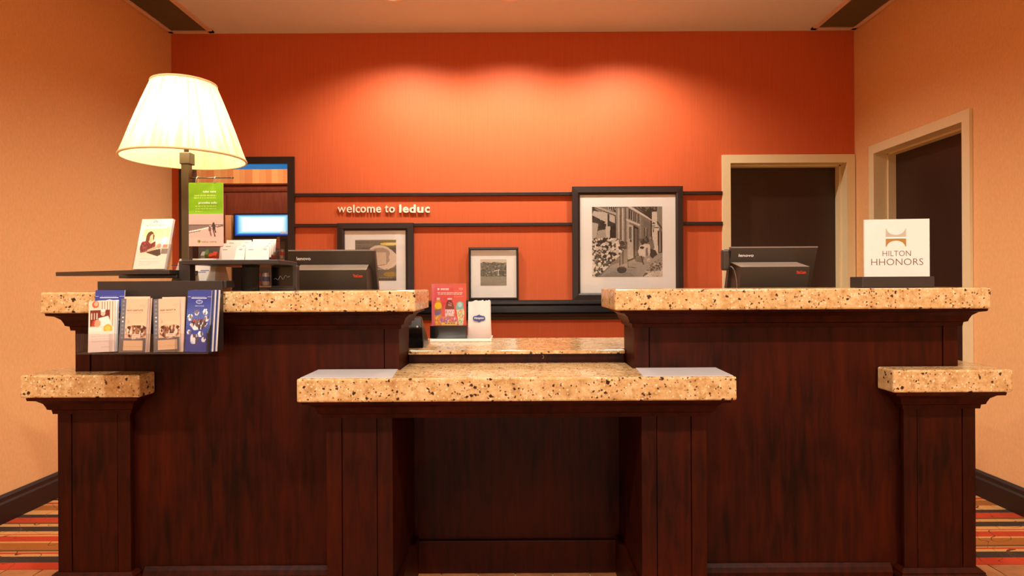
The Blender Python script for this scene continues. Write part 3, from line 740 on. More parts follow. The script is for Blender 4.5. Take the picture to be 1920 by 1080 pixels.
# work desk behind
WF = 2.468; WT = H(657, WF, 968); WTB = H(664, WF, 968); WB = 3.02
bx0, bx1 = cl1-.0, cr0+.0
worktop([(cl1+.004, WF), (cr0-.004, WF), (cr0-.004, HB+.01), (1.72, HB+.01), (1.72, WB), (-1.72, WB), (-1.72, HB+.01), (cl1+.004, HB+.01)], WTB, WT, 'thin granite top of the work desk behind the counters')
t = thing('work_desk', (0, WB-.2, 0), 'mahogany work desk base with a dark riser behind the low granite top', 'desk')
MB().box(cl1+.005, cr0-.005, WF+.012, WF+.03, LB-.02, WTB-.0005).build('riser', 'mahogany', t)
hk = (X(1018, WF+.012, 670), WF+.009, H(672, WF, 1018)); MB().tube([(hk[0]-.003, hk[1]+.003, hk[2]+.012), (hk[0]+.001, hk[1], hk[2]+.011), (hk[0]+.003, hk[1], hk[2]+.005), (hk[0]+.002, hk[1], hk[2]), (hk[0]-.003, hk[1], hk[2]-.001)], .0011, 6).build('hook', 'silver', t)
for x in (-1.66, -.6, .56, 1.62): MB().box(x, x+.04, HB+.04, WB-.03, 0, WTB-.0005).build('end_panel', 'mahogany', t)
MB().box(-1.66, 1.66, WB-.06, WB-.04, 0.2, WTB-.0005).build('back_panel', 'mahogany', t)
# thin pale grey sheets over both wings of the low worktop
def wing_sheet(pl, label):
    pts = [(X(a, y, 700), y) for a, y in pl]
    tag(MB().prism(pts, LT+.0002, LT+.0022, .0006).build('pale_sheet', 'pale_sheet'), label, 'mat')
MA = ZL+.008; MBk = CF-.008
wing_sheet([(562.5, MA+.004), (735.5, MA), (746, MBk), (597, MBk)], 'pale grey sheet lying on the left wing of the low granite top')
wing_sheet([(1206, MA), (1375, MA+.004), (1342, MBk), (1192, MBk)], 'pale grey sheet lying on the right wing of the low granite top')

# ================================================================== things on and behind the counters
# pictures on the ledge --------------------------------------------
def framed(name, box, win, pic, fw, art, label, lean, depth=0.03, glassy=True, y_f=None):
    """box/win/pic: pixel rectangles (x0, y0, x1, y1) of frame, mat opening and print"""
    yb = y_f or BW-0.045
    x0, x1 = X(box[0], yb, 480), X(box[2], yb, 480); xm = (box[0]+box[2])/2
    z0 = max(H(box[3], yb, xm), LEDZ+.0005); z1 = H(box[1], yb, xm)
    t = thing(name, ((x0+x1)/2, yb, z0), label, 'picture')
    wx0, wx1 = X(win[0], yb, 480), X(win[2], yb, 480); wz1, wz0 = H(win[1], yb, xm), max(H(win[3], yb, xm), z0+fw)
    yb2 = yb+depth
    pr = lambda o0, o1: [(0, 0), (0.004, -.004)]
    m = MB()
    O = [(x0, z0), (x1, z0), (x1, z1), (x0, z1)]; I = [(wx0, wz0), (wx1, wz0), (wx1, wz1), (wx0, wz1)]
    names = 4
    for k in range(4):
        a, b = O[k], O[(k+1) % 4]; c, d = I[(k+1) % 4], I[k]
        m = MB()
        q = lambda p, y: (p[0], y, p[1])
        mid = lambda p, r, f: (p[0]+(r[0]-p[0])*f, p[1]+(r[1]-p[1])*f)
        a1, b1 = mid(a, d, .72), mid(b, c, .72)
        vs = [q(a, yb+.004), q(b, yb+.004), q(b1, yb), q(a1, yb), q(c, yb+.010), q(d, yb+.010), q(a, yb2), q(b, yb2), q(c, yb2), q(d, yb2)]
        m.add(vs, [(0, 1, 2, 3), (3, 2, 4, 5), (6, 7, 1, 0), (5, 4, 8, 9), (7, 6, 9, 8), (0, 3, 5, 9, 6), (1, 7, 8, 4, 2)])
        m.build('frame_rail', 'dark_trim', t)
    MB().box(wx0-.002, wx1+.002, yb+.018, yb2-.002, wz0-.002, wz1+.002).build('mount_board', 'paper_cream', t)
    px0, px1 = X(pic[0], yb, 480), X(pic[2], yb, 480); pz1, pz0 = H(pic[1], yb, xm), H(pic[3], yb, xm)
    art.print_on('photo_print', (px0, yb+.0172, pz1), (1, 0, 0), (0, 0, -1), px1-px0, pz1-pz0, t)
    MB().box(wx0+.0005, wx1-.0005, yb+.0125, yb+.0145, wz0+.0005, wz1-.0005).build('glass', 'clear_glass', t)
    return t
# street cafe print
a = Art(150, 150, (120, 112, 104))
a.rect(0, 0, 1, 1, (132, 126, 118))
a.poly([(0, 0), (.4, .12), (.4, .5), (0, .5)], (60, 56, 52)); a.poly([(.02, .06), (.22, .08), (.22, .3), (.12, .2), (0, .12)], (205, 198, 190))
a.poly([(.25, .1), (.33, .14), (.33, .24), (.25, .2)], (200, 192, 184)); a.blobs(a.pm([(0, .12), (.2, .22), (.2, .32), (.08, .3), (0, .22)]), 60, .02, [(40, 40, 38), (70, 68, 62)])
a.poly([(0, .22), (.09, .24), (.06, .44), (0, .46)], (196, 188, 178)); a.poly([(.08, .34), (.2, .32), (.2, .46), (.06, .46)], (178, 170, 160)); a.poly([(.19, .28), (.27, .28), (.25, .45), (.2, .45)], (214, 206, 196)); a.poly([(.26, .28), (.35, .25), (.34, .46), (.25, .44)], (34, 32, 30))
a.poly([(0, 0), (.1, 0), (.37, .1), (.37, .15), (.06, .04)], (190, 182, 172)); a.line(.0, .0, .37, .14, .012, (50, 46, 42))
a.poly([(.2, 0), (.34, 0), (.34, .08)], (50, 46, 44)); [a.line(.23+.03*k, 0, .24+.03*k, .05, .01, (190, 184, 176)) for k in range(4)]
for k, (u, c) in enumerate(((.34, 150), (.37, 196), (.40, 120), (.425, 208), (.45, 140), (.475, 90), (.49, 170))): a.rect(u, 0.02, u+.025, .56, (c, c-6, c-14))
a.poly([(.53, .03), (.68, .12), (.68, .24), (.53, .17)], (52, 48, 46)); [a.line(.55+.03*k, .05+.018*k, .55+.03*k, .18+.012*k, .009, (186, 178, 168)) for k in range(5)]
a.poly([(.56, 0), (.85, .18), (.86, .21), (.5, .0)], (220, 212, 202)); a.poly([(.64, 0), (.95, 0), (.88, .16), (.84, .18)], (66, 62, 58)); a.line(.6, 0, .86, .185, .012, (40, 38, 36)); a.blobs(a.pm([(.66, 0), (.92, 0), (.86, .14)]), 26, .012, [(130, 124, 118), (40, 38, 36)])
a.rect(.5, .18, .53, .74, (184, 176, 164)); a.poly([(.49, .17), (.68, .25), (.68, .28), (.49, .2)], (208, 200, 190))
a.poly([(.515, .25), (.585, .27), (.585, .73), (.515, .76)], (198, 190, 180)); a.rect(.53, .29, .56, .46, (70, 66, 62)); a.line(.545, .29, .545, .46, .006, (170, 160, 150)); a.rect(.54, .47, .56, .51, (30, 28, 26))
a.poly([(.585, .26), (.66, .3), (.66, .7), (.585, .73)], (36, 33, 31)); a.poly([(.61, .31), (.65, .32), (.65, .7), (.61, .71)], (110, 104, 98))
a.rect(.68, .12, .7, .6, (156, 148, 138)); a.poly([(.73, .18), (.83, .24), (.83, .5), (.73, .46)], (120, 112, 106)); a.poly([(.745, .3), (.79, .32), (.79, .42), (.745, .42)], (44, 40, 38)); a.line(.767, .3, .767, .42, .008, (180, 172, 162)); a.rect(.835, .2, .852, .55, (52, 48, 44))
a.poly([(.85, .08), (.93, .07), (.96, .24), (.94, .68), (.86, .6)], (226, 216, 206)); a.poly([(.93, .0), (1, 0), (1, .34), (.93, .26)], (150, 142, 134)); a.line(.93, .22, 1, .32, .02, (70, 66, 62)); a.poly([(.93, .34), (1, .36), (1, .66), (.94, .66)], (60, 56, 52)); a.line(.965, .36, .965, .64, .012, (190, 184, 176))
a.poly([(.84, .25), (.88, .22), (.91, .25)], (24, 22, 20)); a.poly([(.85, .26), (.9, .26), (.885, .33), (.865, .33)], (170, 162, 152)); a.rect(.87, .33, .882, .37, (30, 28, 26)); a.line(.9, .3, .95, .3, .014, (60, 56, 52))
a.poly([(.28, .83), (.6, .73), (1, .66), (1, 1), (.1, 1)], (172, 164, 154)); a.poly([(.1, 1), (.3, .92), (.55, .94), (.62, 1)], (148, 146, 150)); a.poly([(.6, .73), (.75, .7), (.72, .8), (.62, .78)], (110, 104, 98)); a.poly([(.5, .76), (.62, .72), (.62, .74), (.5, .79)], (52, 48, 44))
a.poly([(.36, .64), (.45, .62), (.5, .6), (.5, .8), (.38, .84)], (150, 142, 132)); a.rect(.385, .62, .4, .84, (74, 68, 62)); a.rect(.43, .62, .45, .82, (88, 82, 76)); a.ell(.42, .9, .07, .05, (52, 48, 44), .8); a.line(.51, .86, .62, .87, .008, (50, 46, 42)); a.line(.51, .78, .51, .86, .008, (50, 46, 42))
fl_ = a.pm([(0, .46), (.2, .44), (.36, .45), (.5, .52), (.44, .62), (.38, .72), (.28, .8), (.16, .92), (.06, 1), (0, 1)])
a.put(fl_, (62, 58, 54)); a.blobs(fl_, 330, .017, [(236, 230, 222), (214, 206, 198), (40, 38, 34), (90, 86, 80), (240, 236, 230)])
a.blobs(a.pm([(.38, .48), (.5, .5), (.5, .6), (.4, .6)]), 60, .013, [(60, 56, 52), (120, 114, 106), (84, 78, 72)])
a.blobs(a.pm([(.66, .46), (.78, .42), (.82, .5), (.72, .56)]), 60, .014, [(36, 34, 32), (64, 60, 56), (110, 104, 98)]); a.ell(.735, .44, .018, .022, (120, 110, 100)); a.ell(.83, .45, .018, .024, (150, 140, 130)); a.poly([(.81, .48), (.87, .48), (.89, .6), (.83, .62)], (132, 124, 116))
a.poly([(.68, .56), (.76, .53), (.82, .54), (.83, .6), (.82, .7), (.8, .7), (.79, .58), (.76, .6), (.76, .72), (.67, .7), (.65, .64)], (228, 220, 210)); a.ell(.71, .585, .03, .02, (44, 40, 38)); a.poly([(.83, .6), (.9, .62), (.93, .68), (.86, .74), (.82, .7)], (40, 37, 34)); a.line(.7, .71, .73, .82, .016, (40, 37, 34)); a.blobs(a.pm([(.78, .74), (.84, .74), (.84, .79), (.78, .79)]), 8, .012, [(214, 206, 198)])
g2 = a.pm([(.72, 1), (.76, .9), (.86, .8), (1, .72), (1, 1)]); a.put(g2, (126, 118, 108)); a.blobs(g2, 150, .012, [(200, 192, 182), (70, 64, 58), (160, 152, 142)]); a.blobs(a.pm([(.74, 1), (.8, .95), (1, .9), (1, 1)]), 60, .016, [(232, 226, 216), (210, 204, 194)])
a.noise(np.ones_like(fl_), .035).grey((1.0, .955, .90))
framed('framed_cafe_photo', (1073.5, 349, 1281.5, 563), (1088, 364.5, 1268, 549), (1111, 387, 1243, 519), .05, a, 'large dark framed black and white photo of a flowery street cafe', 0, y_f=BW-.06)
# hat print
a = Art(90, 92, (126, 118, 108)); 
for k in range(26): 
    y = .01+k*.016; c = RNG.integers(88, 150); a.line(0, y, .64, y+RNG.uniform(-.03, .03), .012, (c, c-6, c-16))
a.rect(.64, 0, 1, .06, (140, 128, 80)); a.rect(.6, .05, 1, .2, (120, 112, 74)); a.ell(.85, .1, .24, .04, (236, 214, 120)); a.ell(.9, .1, .16, .03, (248, 232, 150)); a.poly([(.75, .2), (1, .18), (1, .42), (.84, .3)], (88, 84, 78)); a.line(.0, .215, .4, .2, .016, (84, 76, 66))
a.rect(0, .7, 1, 1, (112, 98, 66)); a.rect(.5, .72, .8, .86, (96, 94, 88)); a.ell(.85, .84, .16, .06, (158, 128, 48)); a.rect(0, .93, 1, 1, (88, 80, 70)); a.words(.2, .925, .9, .015, (170, 160, 146))
a.ell(.7, .44, .34, .26, (226, 208, 190), rot=.35); a.ell(.6, .3, .27, .17, (228, 214, 198)); a.ell(.6, .33, .25, .14, (176, 158, 142)); a.poly([(.36, .3), (.83, .3), (.82, .5), (.7, .62), (.4, .62)], (214, 194, 174)); a.poly([(.76, .3), (.83, .3), (.82, .5), (.76, .58)], (176, 156, 138)); a.line(.5, .64, .76, .6, .018, (160, 136, 116)); a.line(.76, .6, .84, .48, .016, (160, 136, 116)); a.line(.5, .71, .8, .72, .012, (238, 226, 212)); a.line(.8, .72, .98, .56, .012, (238, 226, 212))
a.noise(np.ones((92, 90), bool), .02)
framed('framed_hat_photo', (632, 418, 775, 563), (645.5, 432, 760, 556), (665, 449.5, 742, 526.5), .05, a, 'dark framed photo of a pale felt hat, behind the left monitor', 0)
# field print
a = Art(70, 70, (150, 140, 128)); a.rect(0, 0, 1, .14, (232, 216, 200)); tr = a.pm([(0, .16), (.1, .1), (.3, .12), (.42, .14), (.5, .1), (.7, .12), (.85, .14), (1, .12), (1, .66), (0, .66)])
a.put(tr, (92, 86, 80)); a.blobs(tr, 260, .035, [(60, 56, 52), (110, 104, 98), (132, 126, 118), (44, 42, 38), (90, 84, 78)]); a.blobs(a.pm([(0, .46), (1, .44), (1, .62), (0, .64)]), 90, .03, [(34, 32, 30), (90, 84, 78), (150, 142, 132)]); a.line(.52, .45, .72, .4, .03, (222, 214, 204)); a.line(.69, .42, .68, .6, .035, (214, 206, 196)); a.blobs(a.pm([(.72, .46), (.92, .44), (.92, .58), (.72, .58)]), 14, .035, [(24, 22, 20)])
a.rect(0, .66, 1, 1, (152, 140, 126)); a.noise(np.ones((70, 70), bool), .05).grey((1, .94, .87))
framed('framed_field_photo', (878.5, 463.5, 972, 563), (882.5, 468.5, 968, 558.5), (900.5, 486, 949.5, 535.5), .02, a, 'small thin framed black and white photo of trees and a field', 0)

# welcome lettering --------------------------------------------------
wy = BW-0.016
t = thing('welcome_lettering', (X(718, wy), BW, H(393, wy, 718)), 'raised white letters reading welcome to leduc on the red wall', 'sign')
LT_ = [('w', 120, 255, 166, 260, -.012), ('e', 275, 360, 160, 262, 0), ('l', 385, 404, 128, 260, -.012), ('c', 428, 498, 160, 262, .004), ('o', 510, 602, 160, 262, .008), ('m', 625, 755, 160, 260, .010), ('e', 778, 862, 160, 262, .012),
       ('t', 930, 985, 136, 260, .01), ('o', 1003, 1098, 160, 262, .014), ('l', 1174, 1210, 122, 262, .05), ('e', 1235, 1336, 160, 264, .026), ('d', 1348, 1456, 122, 264, .03), ('u', 1480, 1590, 164, 264, .032), ('c', 1615, 1698, 160, 264, .032)]
for ch, xa, xb, ya, yb_, bo in LT_:
    px0, px1 = 620+xa/9.143, 620+xb/9.143; py0, py1 = 370+ya/9.143, 370+yb_/9.143
    text_part('letter', ch, (X(px0, wy, 392), BW-.0051, H(py1, wy, px0)), (1, 0, 0), (0, 0, 1), X(px1, wy)-X(px0, wy), H(py0, wy, px0)-H(py1, wy, px0), 'letter_white', t, 0.011, bo)
    cx = (X(px0, wy)+X(px1, wy))/2
for xa in (640, 700, 760, 800):
    MB().tube([(X(xa, wy), BW, H(396, wy, xa)), (X(xa, wy), BW-.0055, H(396, wy, xa))], .0025, 8).build('stud', 'silver', t)

# monitors ------------------------------------------------------------
def monitor(xl, xr, yt, vent, red, logo, label, side):
    yT, yB = 2.72, 2.84                                          # leans: the top is nearer
    zt = H(yt, yT, (xl+xr)/2); z0 = WT+.10
    t = thing('monitor', ((X(xl, yT)+X(xr, yT))/2, 2.8, WT), label, 'monitor')
    A, B = X(xl, yT, yt), X(xr, yT, yt); th = .032
    sl = (yB-yT)/(zt-z0)
    yy = lambda z: yT+(zt-z)*sl
    m = MB().hull8([(A, yy(z0), z0), (B, yy(z0), z0), (B, yy(z0)+th, z0), (A, yy(z0)+th, z0)], [(A, yT, zt), (B, yT, zt), (B, yT+th, zt), (A, yT+th, zt)])
    bo = m.build('back_shell', 'plastic_dark', t)
    MB().hull8([(A-.001, yT-.0005, zt-.0015), (B+.001, yT-.0005, zt-.0015), (B+.001, yT+th+.002, zt-.0015), (A-.001, yT+th+.002, zt-.0015)], [(A-.001, yT-.0005, zt+.004), (B+.001, yT-.0005, zt+.004), (B+.001, yT+th+.002, zt+.004), (A-.001, yT+th+.002, zt+.004)]).build('top_edge', 'plastic_grey', t)
    MB().hull8([(A+.008, yy(z0)+th, z0+.01), (B-.008, yy(z0)+th, z0+.01), (B-.008, yy(z0)+th+.003, z0+.01), (A+.008, yy(z0)+th+.003, z0+.01)], [(A+.008, yT+th, zt-.01), (B-.008, yT+th, zt-.01), (B-.008, yT+th+.003, zt-.01), (A+.008, yT+th+.003, zt-.01)]).build('screen', 'black_gloss', t)
    # chassis hump with sloping vent on top
    ya = 2.64; va, vb, vt, vbm = vent
    zb_ = H(vbm, ya, va); ztp = H(vt, yy(zt-.1)-.002, va)
    xa, xb = X(va, ya), X(vb, ya); z1 = z0+.0
    yr = yy(ztp)-.001
    MB().hull8([(xa+.006, ya+.06, z1), (xb-.006, ya+.06, z1), (xb-.006, yy(z1)-.0005, z1), (xa+.006, yy(z1)-.0005, z1)], [(xa, ya, zb_), (xb, ya, zb_), (xb, yy(zb_)-.0005, zb_), (xa, yy(zb_)-.0005, zb_)]).build('rear_hump', 'plastic_dark', t)
    n = 44; m = MB(); w = (xb-xa)/n; bev = .012
    MB().hull8([(xa+.001, ya+.001, zb_+.0003), (xb-.001, ya+.001, zb_+.0003), (xb-.001, yy(zb_)-.001, zb_+.0003), (xa+.001, yy(zb_)-.001, zb_+.0003)], [(xa-bev*.6, yr-.002, ztp-.003), (xb-bev, yr-.002, ztp-.003), (xb-bev, yr-.001, ztp-.003), (xa-bev*.6, yr-.001, ztp-.003)]).build('vent_base', 'plastic_dark', t)
    for k in range(n):
        a0, a1 = xa+k*w+.15*w, xa+k*w+.85*w; f0, f1 = -bev*.6+(k/n)*(-bev*.4), -bev*.6+((k+1)/n)*(-bev*.4)
        m.hull8([(a0, ya-.0004, zb_), (a1, ya-.0004, zb_), (a1, ya+.002, zb_), (a0, ya+.002, zb_)], [(a0+f0, yr-.004, ztp), (a1+f1, yr-.004, ztp), (a1+f1, yr-.002, ztp-.0005), (a0+f0, yr-.002, ztp-.0005)])
    o = m.build('vent_slats', 'vent_grey', t, fixn=False); o['kind'] = 'stuff'
    # neck and foot
    cx = (A+B)/2
    MB().box(cx-.05, cx+.05, 2.80, 2.84, WT+.012, z0+.02, .004).build('neck', 'plastic_dark', t)
    MB().box(cx-.13, cx+.13, 2.68, 2.92, WT+.0004, WT+.014, .004).build('foot', 'plastic_dark', t)
    # lettering
    lx0, lx1, ly0, ly1 = logo; zl0, zl1 = H(ly1, yT+.02, lx0), H(ly0, yT+.02, lx0); nv = Vector((0, -sl, 1)).normalized()
    u = Vector((1, 0, 0)); n3 = u.cross(nv)
    text_part('brand_lettering', 'lenovo', Vector((X(lx0, yy(zl0)), yy(zl0), zl0))+n3*.0004, u, nv, X(lx1, yy(zl0))-X(lx0, yy(zl0)), zl1-zl0, 'ink_white', bo, .0006, .01)
    rx0, rx1, ry0, ry1 = red; zr0, zr1 = H(ry1, ya+.01, rx0), H(ry0, ya+.01, rx0)
    hs = .06/(zb_-z1); nv = Vector((0, -hs, 1)).normalized(); n3 = u.cross(nv); yq = ya+(zb_-zr0)*hs
    text_part('model_lettering', 'ThinkCentre', Vector((X(rx0, yq), yq, zr0))+n3*.0005, u, nv, X(rx1, yq)-X(rx0, yq), zr1-zr0, 'ink_red', bo, .0006, .02)
    return t, A, B, yT, zt, z0, yy
mL = monitor(541, 702, 470, (552, 687, 497, 506.5), (662.5, 680, 514.5, 520), (557, 583, 481.5, 488), 'dark computer monitor seen from behind, in front of the hat photo', -1)
mR = monitor(1372, 1533, 464, (1389, 1519, 492, 500.5), (1493, 1511, 507.5, 513.5), (1385, 1413, 476, 481.5), 'dark computer monitor seen from behind, in front of the back doorway', 1)
# small reader clipped to the right monitor's side, with its cable
t, A, B, yT, zt, z0, yy = mR
rz1, rz0 = H(467.5, 2.74, 1360), H(507, 2.74, 1360)
MB().box(X(1355.5, 2.74), A-.001, 2.735, 2.775, rz0, rz1, .008).build('side_reader', 'plastic_dark', t)
p0 = Vector((X(1371, 2.70), 2.70, H(500, 2.70, 1370))); pts = []
for k in range(12):
    f = k/11; pts.append((p0.x+.022*math.sin(f*PI/2), 2.70-.01*f, p0.z-.012*f-.09*f*f))
MB().tube([(A-.004, 2.733, p0.z+.002)]+pts, .0022, 8).build('cable', 'plastic_grey', t)
# customer terminal, wedge shaped, at the inner end of the left counter
ty = 2.60
def P3(px, py, y): q = W(px, py, y); return (q[0], y, q[1])
zt_ = WT+.0005
t = thing('payment_terminal', (X(782, ty), ty+.05, WT), 'black wedge shaped terminal behind the inner end of the left counter', 'terminal')
a, b = X(760, 2.60), X(795, 2.60); zt2 = H(594, 2.64, 788)
MB().hull8([(a-.06, 2.575, zt_), (b-.002, 2.575, zt_), (X(803, 2.72), 2.72, zt_), (a-.04, 2.72, zt_)], [(a-.03, 2.635, zt2), (X(789, 2.635), 2.635, zt2), (X(790, 2.665), 2.665, zt2), (a-.03, 2.665, zt2)]).build('housing', 'black_gloss', t)
MB().hull8([(b-.0012, 2.58, zt_+.004), (b+.0005, 2.582, zt_+.004), (X(803, 2.72)+.002, 2.722, zt_+.004), (X(803, 2.72), 2.722, zt_+.004)], [(X(789, 2.64)+.0005, 2.64, zt2-.004), (X(789, 2.64)+.0025, 2.64, zt2-.004), (X(790, 2.665)+.002, 2.663, zt2-.004), (X(790, 2.665), 2.663, zt2-.004)]).build('side_cheek', 'bronze', t)
lz_ = H(613, 2.60, 782); yl = 2.575+(lz_-zt_)/(zt2-zt_)*.06
MB().lathe((0, 0, 0), [(.0005, .002), (.004, .0015), (.0045, -.001), (.0005, -.001)], 12).build('status_light', 'white_plastic', t)
o = t.children[-1]; o.data.transform(Matrix.Translation(Vector((X(782, yl), yl-.001, lz_))-base_of(t)) @ Matrix.Rotation(PI/2, 4, 'X') @ Matrix.Translation(base_of(t)))

# tray with snack sign and paper bag ---------------------------------
TRY = 2.84
zt0 = WT+.0004; zt1 = WT+.011
tx0, tx1 = X(806, TRY, 630), X(921.5, TRY, 630)
t = thing('serving_tray', ((tx0+tx1)/2, TRY+.08, WT), 'shallow white tray on the work desk under the snack sign', 'tray')
MB().box(tx0, tx1, TRY, TRY+.17, zt0, zt1, .002).build('tray_base', 'white_plastic', t)
MB().box(tx0, tx1, TRY, TRY+.005, zt1-.001, zt1+.003, .001).box(tx0, tx1, TRY+.165, TRY+.17, zt1-.001, zt1+.003, .001).box(tx0, tx0+.005, TRY+.0051, TRY+.1649, zt1-.001, zt1+.003).box(tx1-.005, tx1, TRY+.0051, TRY+.1649, zt1-.001, zt1+.003).build('rim', 'white_plastic', t)
sy = TRY+.03
sx0, sx1 = X(807, sy, 580), X(874.5, sy, 580)
sb0, sb1 = zt1+.0006, H(610.5, sy, 840); st_ = H(531, sy, 840)
t = thing('snack_sign', ((sx0+sx1)/2, sy+.03, sb0), 'red snack advertisement in a clear holder on a black block', 'sign')
MB().box(sx0-.001, sx1+.001, sy-.012, sy+.06, sb0, sb1, .0015).build('base_block', 'black_gloss', t)
a = Art(100, 118, (228, 62, 52)); a.a[:, :, :] = (np.array([232, 84, 96])[None, None]*(1-a.U[..., None])+np.array([232, 66, 44])[None, None]*a.U[..., None])/255
a.rect(0, 0, .08, 1, (236, 104, 110)); a.ell(.2, .125, .028, .024, (250, 240, 240)); a.rect(.265, .1, .5, .15, (244, 150, 140)); a.words(.27, .105, .5, .035, (250, 220, 214)); a.ell(.85, .12, .065, .035, (246, 150, 140)); a.ell(.85, .12, .055, .026, (232, 72, 54)); a.words(.81, .112, .89, .015, (250, 210, 200))
a.words(.17, .2, .92, .018, (252, 226, 214), .95); a.words(.19, .235, .9, .018, (252, 226, 214), .95); a.words(.65, .3, .92, .014, (250, 150, 110))
# bottles
a.rect(.155, .33, .24, .38, (240, 220, 210)); a.poly([(.16, .38), (.24, .38), (.29, .47), (.3, .58), (.27, .66), (.29, .78), (.25, .985), (.1, .985), (.07, .78), (.1, .66), (.07, .58), (.09, .47)], (232, 150, 40)); a.ell(.19, .52, .1, .08, (252, 208, 40)); a.poly([(.09, .62), (.28, .6), (.28, .7), (.09, .74)], (150, 110, 110)); a.poly([(.09, .7), (.27, .68), (.26, .73), (.1, .76)], (110, 110, 160)); a.blobs(a.pm([(.1, .76), (.27, .76), (.24, .98), (.1, .98)]), 26, .018, [(246, 180, 70), (232, 120, 40), (250, 200, 110)])
a.rect(.46, .335, .59, .385, (246, 200, 196)); a.poly([(.47, .385), (.58, .385), (.64, .5), (.66, .62), (.39, .62), (.41, .5)], (130, 22, 24)); a.line(.49, .5, .57, .52, .03, (200, 150, 140)); a.line(.5, .44, .58, .48, .02, (210, 130, 120)); a.rect(.39, .61, .665, .78, (246, 214, 206)); a.blobs(a.pm([(.4, .63), (.66, .63), (.66, .78), (.4, .78)]), 22, .016, [(226, 160, 150), (206, 130, 160), (250, 236, 230), (220, 110, 90)])
a.poly([(.74, .45), (.8, .42), (.86, .42), (.92, .46), (.93, .62), (.72, .64), (.7, .56)], (126, 190, 186)); a.ell(.82, .5, .06, .06, (186, 226, 214)); a.poly([(.72, .62), (.94, .6), (.95, .7), (.91, .98), (.78, .98), (.75, .8)], (226, 222, 170)); a.blobs(a.pm([(.75, .62), (.93, .62), (.9, .97), (.79, .97)]), 40, .016, [(236, 180, 120), (160, 190, 120), (230, 120, 110), (248, 240, 200)])
a.poly([(.24, .78), (.7, .77), (.76, .9), (.74, .985), (.25, .985)], (226, 120, 100)); a.blobs(a.pm([(.25, .79), (.7, .78), (.74, .92), (.25, .92)]), 60, .022, [(196, 110, 170), (244, 150, 80), (250, 200, 190), (226, 90, 110), (150, 110, 190)]); a.poly([(.28, .92), (.74, .92), (.73, .985), (.28, .985)], (250, 212, 90)); a.words(.38, .935, .68, .025, (120, 70, 40))
a.print_on('poster', (sx0+.003, sy+.0205, st_-.003), (1, 0, 0), (0, 0, -1), sx1-sx0-.006, st_-sb1-.001, t)
MB().box(sx0+.003, sx1-.003, sy+.021, sy+.022, sb1-.01, st_-.003).build('poster_backing', 'paper_white', t)
MB().box(sx0+.001, sx1-.001, sy+.0165, sy+.0185, sb1-.008, st_).build('clear_sleeve', 'acrylic', t)
# paper bag
gy = TRY+.035; gx0, gx1 = X(876.5, gy, 600), X(921, gy, 600); gz0 = zt1+.0006; gz1 = H(565, gy, 900)
t = thing('paper_bag', ((gx0+gx1)/2, gy+.025, gz0), 'small upright paper bag with a blue emblem beside the snack sign', 'bag')
m = MB(); n = 14; dep = .05; fr = []; w = gx1-gx0
def rim(f): return gz1+.002*math.sin(f*23)+.0025*math.sin(f*41+1)-(.006 if f < .16 else 0)
for k in range(n+1):
    f = k/n; tx = gx0+w*f; inset = .003*(1-2*f)
    m.v.append((tx, gy+.002*math.sin(f*9), gz0)); m.v.append((tx+inset, gy+.004+.003*math.sin(f*7), gz0+(gz1-gz0)*.55)); m.v.append((tx+inset, gy+.012+.003*math.sin(f*11), rim(f)))
for k in range(n+1):
    f = k/n; tx = gx0+w*f; inset = .003*(1-2*f)
    m.v.append((tx, gy+dep, gz0)); m.v.append((tx+inset, gy+dep-.004, gz0+(gz1-gz0)*.55)); m.v.append((tx+inset, gy+dep-.014, rim(f)+.003))
o_ = (n+1)*3
for k in range(n):
    for j in range(2):
        a_, b_ = k*3+j, (k+1)*3+j; m.f += [(a_, b_, b_+1, a_+1), (o_+b_, o_+a_, o_+a_+1, o_+b_+1)]; m.sm += [True, True]
for e, fl2 in ((0, 1), (n*3, 0)):
    for j in range(2):
        q = (e+j, e+j+1, o_+e+j+1, o_+e+j); m.f.append(q if fl2 else q[::-1]); m.sm.append(False)
for k in range(n): m.f.append((k*3, o_+k*3, o_+k*3+3, k*3+3)); m.sm.append(False)
m.build('bag_body', 'bag_paper', t)
def emblem(O, u, v, w, h, parent, text, name='emblem', ink='ink_navy'):
    """pointed-oval badge with two bumps, as on the bag; O centre"""
    O, u, v = Vector(O), Vector(u), Vector(v); nn = u.cross(v)
    pts = [(-.5, -.12), (-.42, -.3), (-.2, -.34), (0, -.5), (.2, -.34), (.42, -.3), (.5, -.12), (.5, .12), (.42, .3), (.2, .36), (0, .5), (-.2, .36), (-.42, .3), (-.5, .12)]
    m = MB().extr(O-nn*.0002, u*w, v*h, nn, pts, .0006).build(name, ink, parent)
    if text: text_part('emblem_lettering', text, O+u*(-.4*w)+v*(-.15*h)+nn*.0005, u, v, w*.8, h*.34, 'ink_white', parent, .0003, .012, .25)
ez = H(597, gy, 899); yq = gy+.0
emblem((X(898, gy), gy-.003, ez), (1, 0, 0), (0, .05, .9987), X(909, gy)-X(886, gy), H(590, gy)-H(604.5, gy), t, 'Hampton')

# HHonors sign ---------------------------------------------------------
hy = ZS+.075
zc0 = HT+.0006
hx0, hx1 = X(1617, hy, 528), X(1752.5, hy, 526); hb = H(518.5, hy, 1685)
t = thing('loyalty_sign', ((hx0+hx1)/2, hy+.04, HT), 'white square sign with gold emblem on a black base, right counter', 'sign')
MB().box(hx0, hx1, hy, hy+.085, zc0, hb, .002).build('base_block', 'black_metal', t)
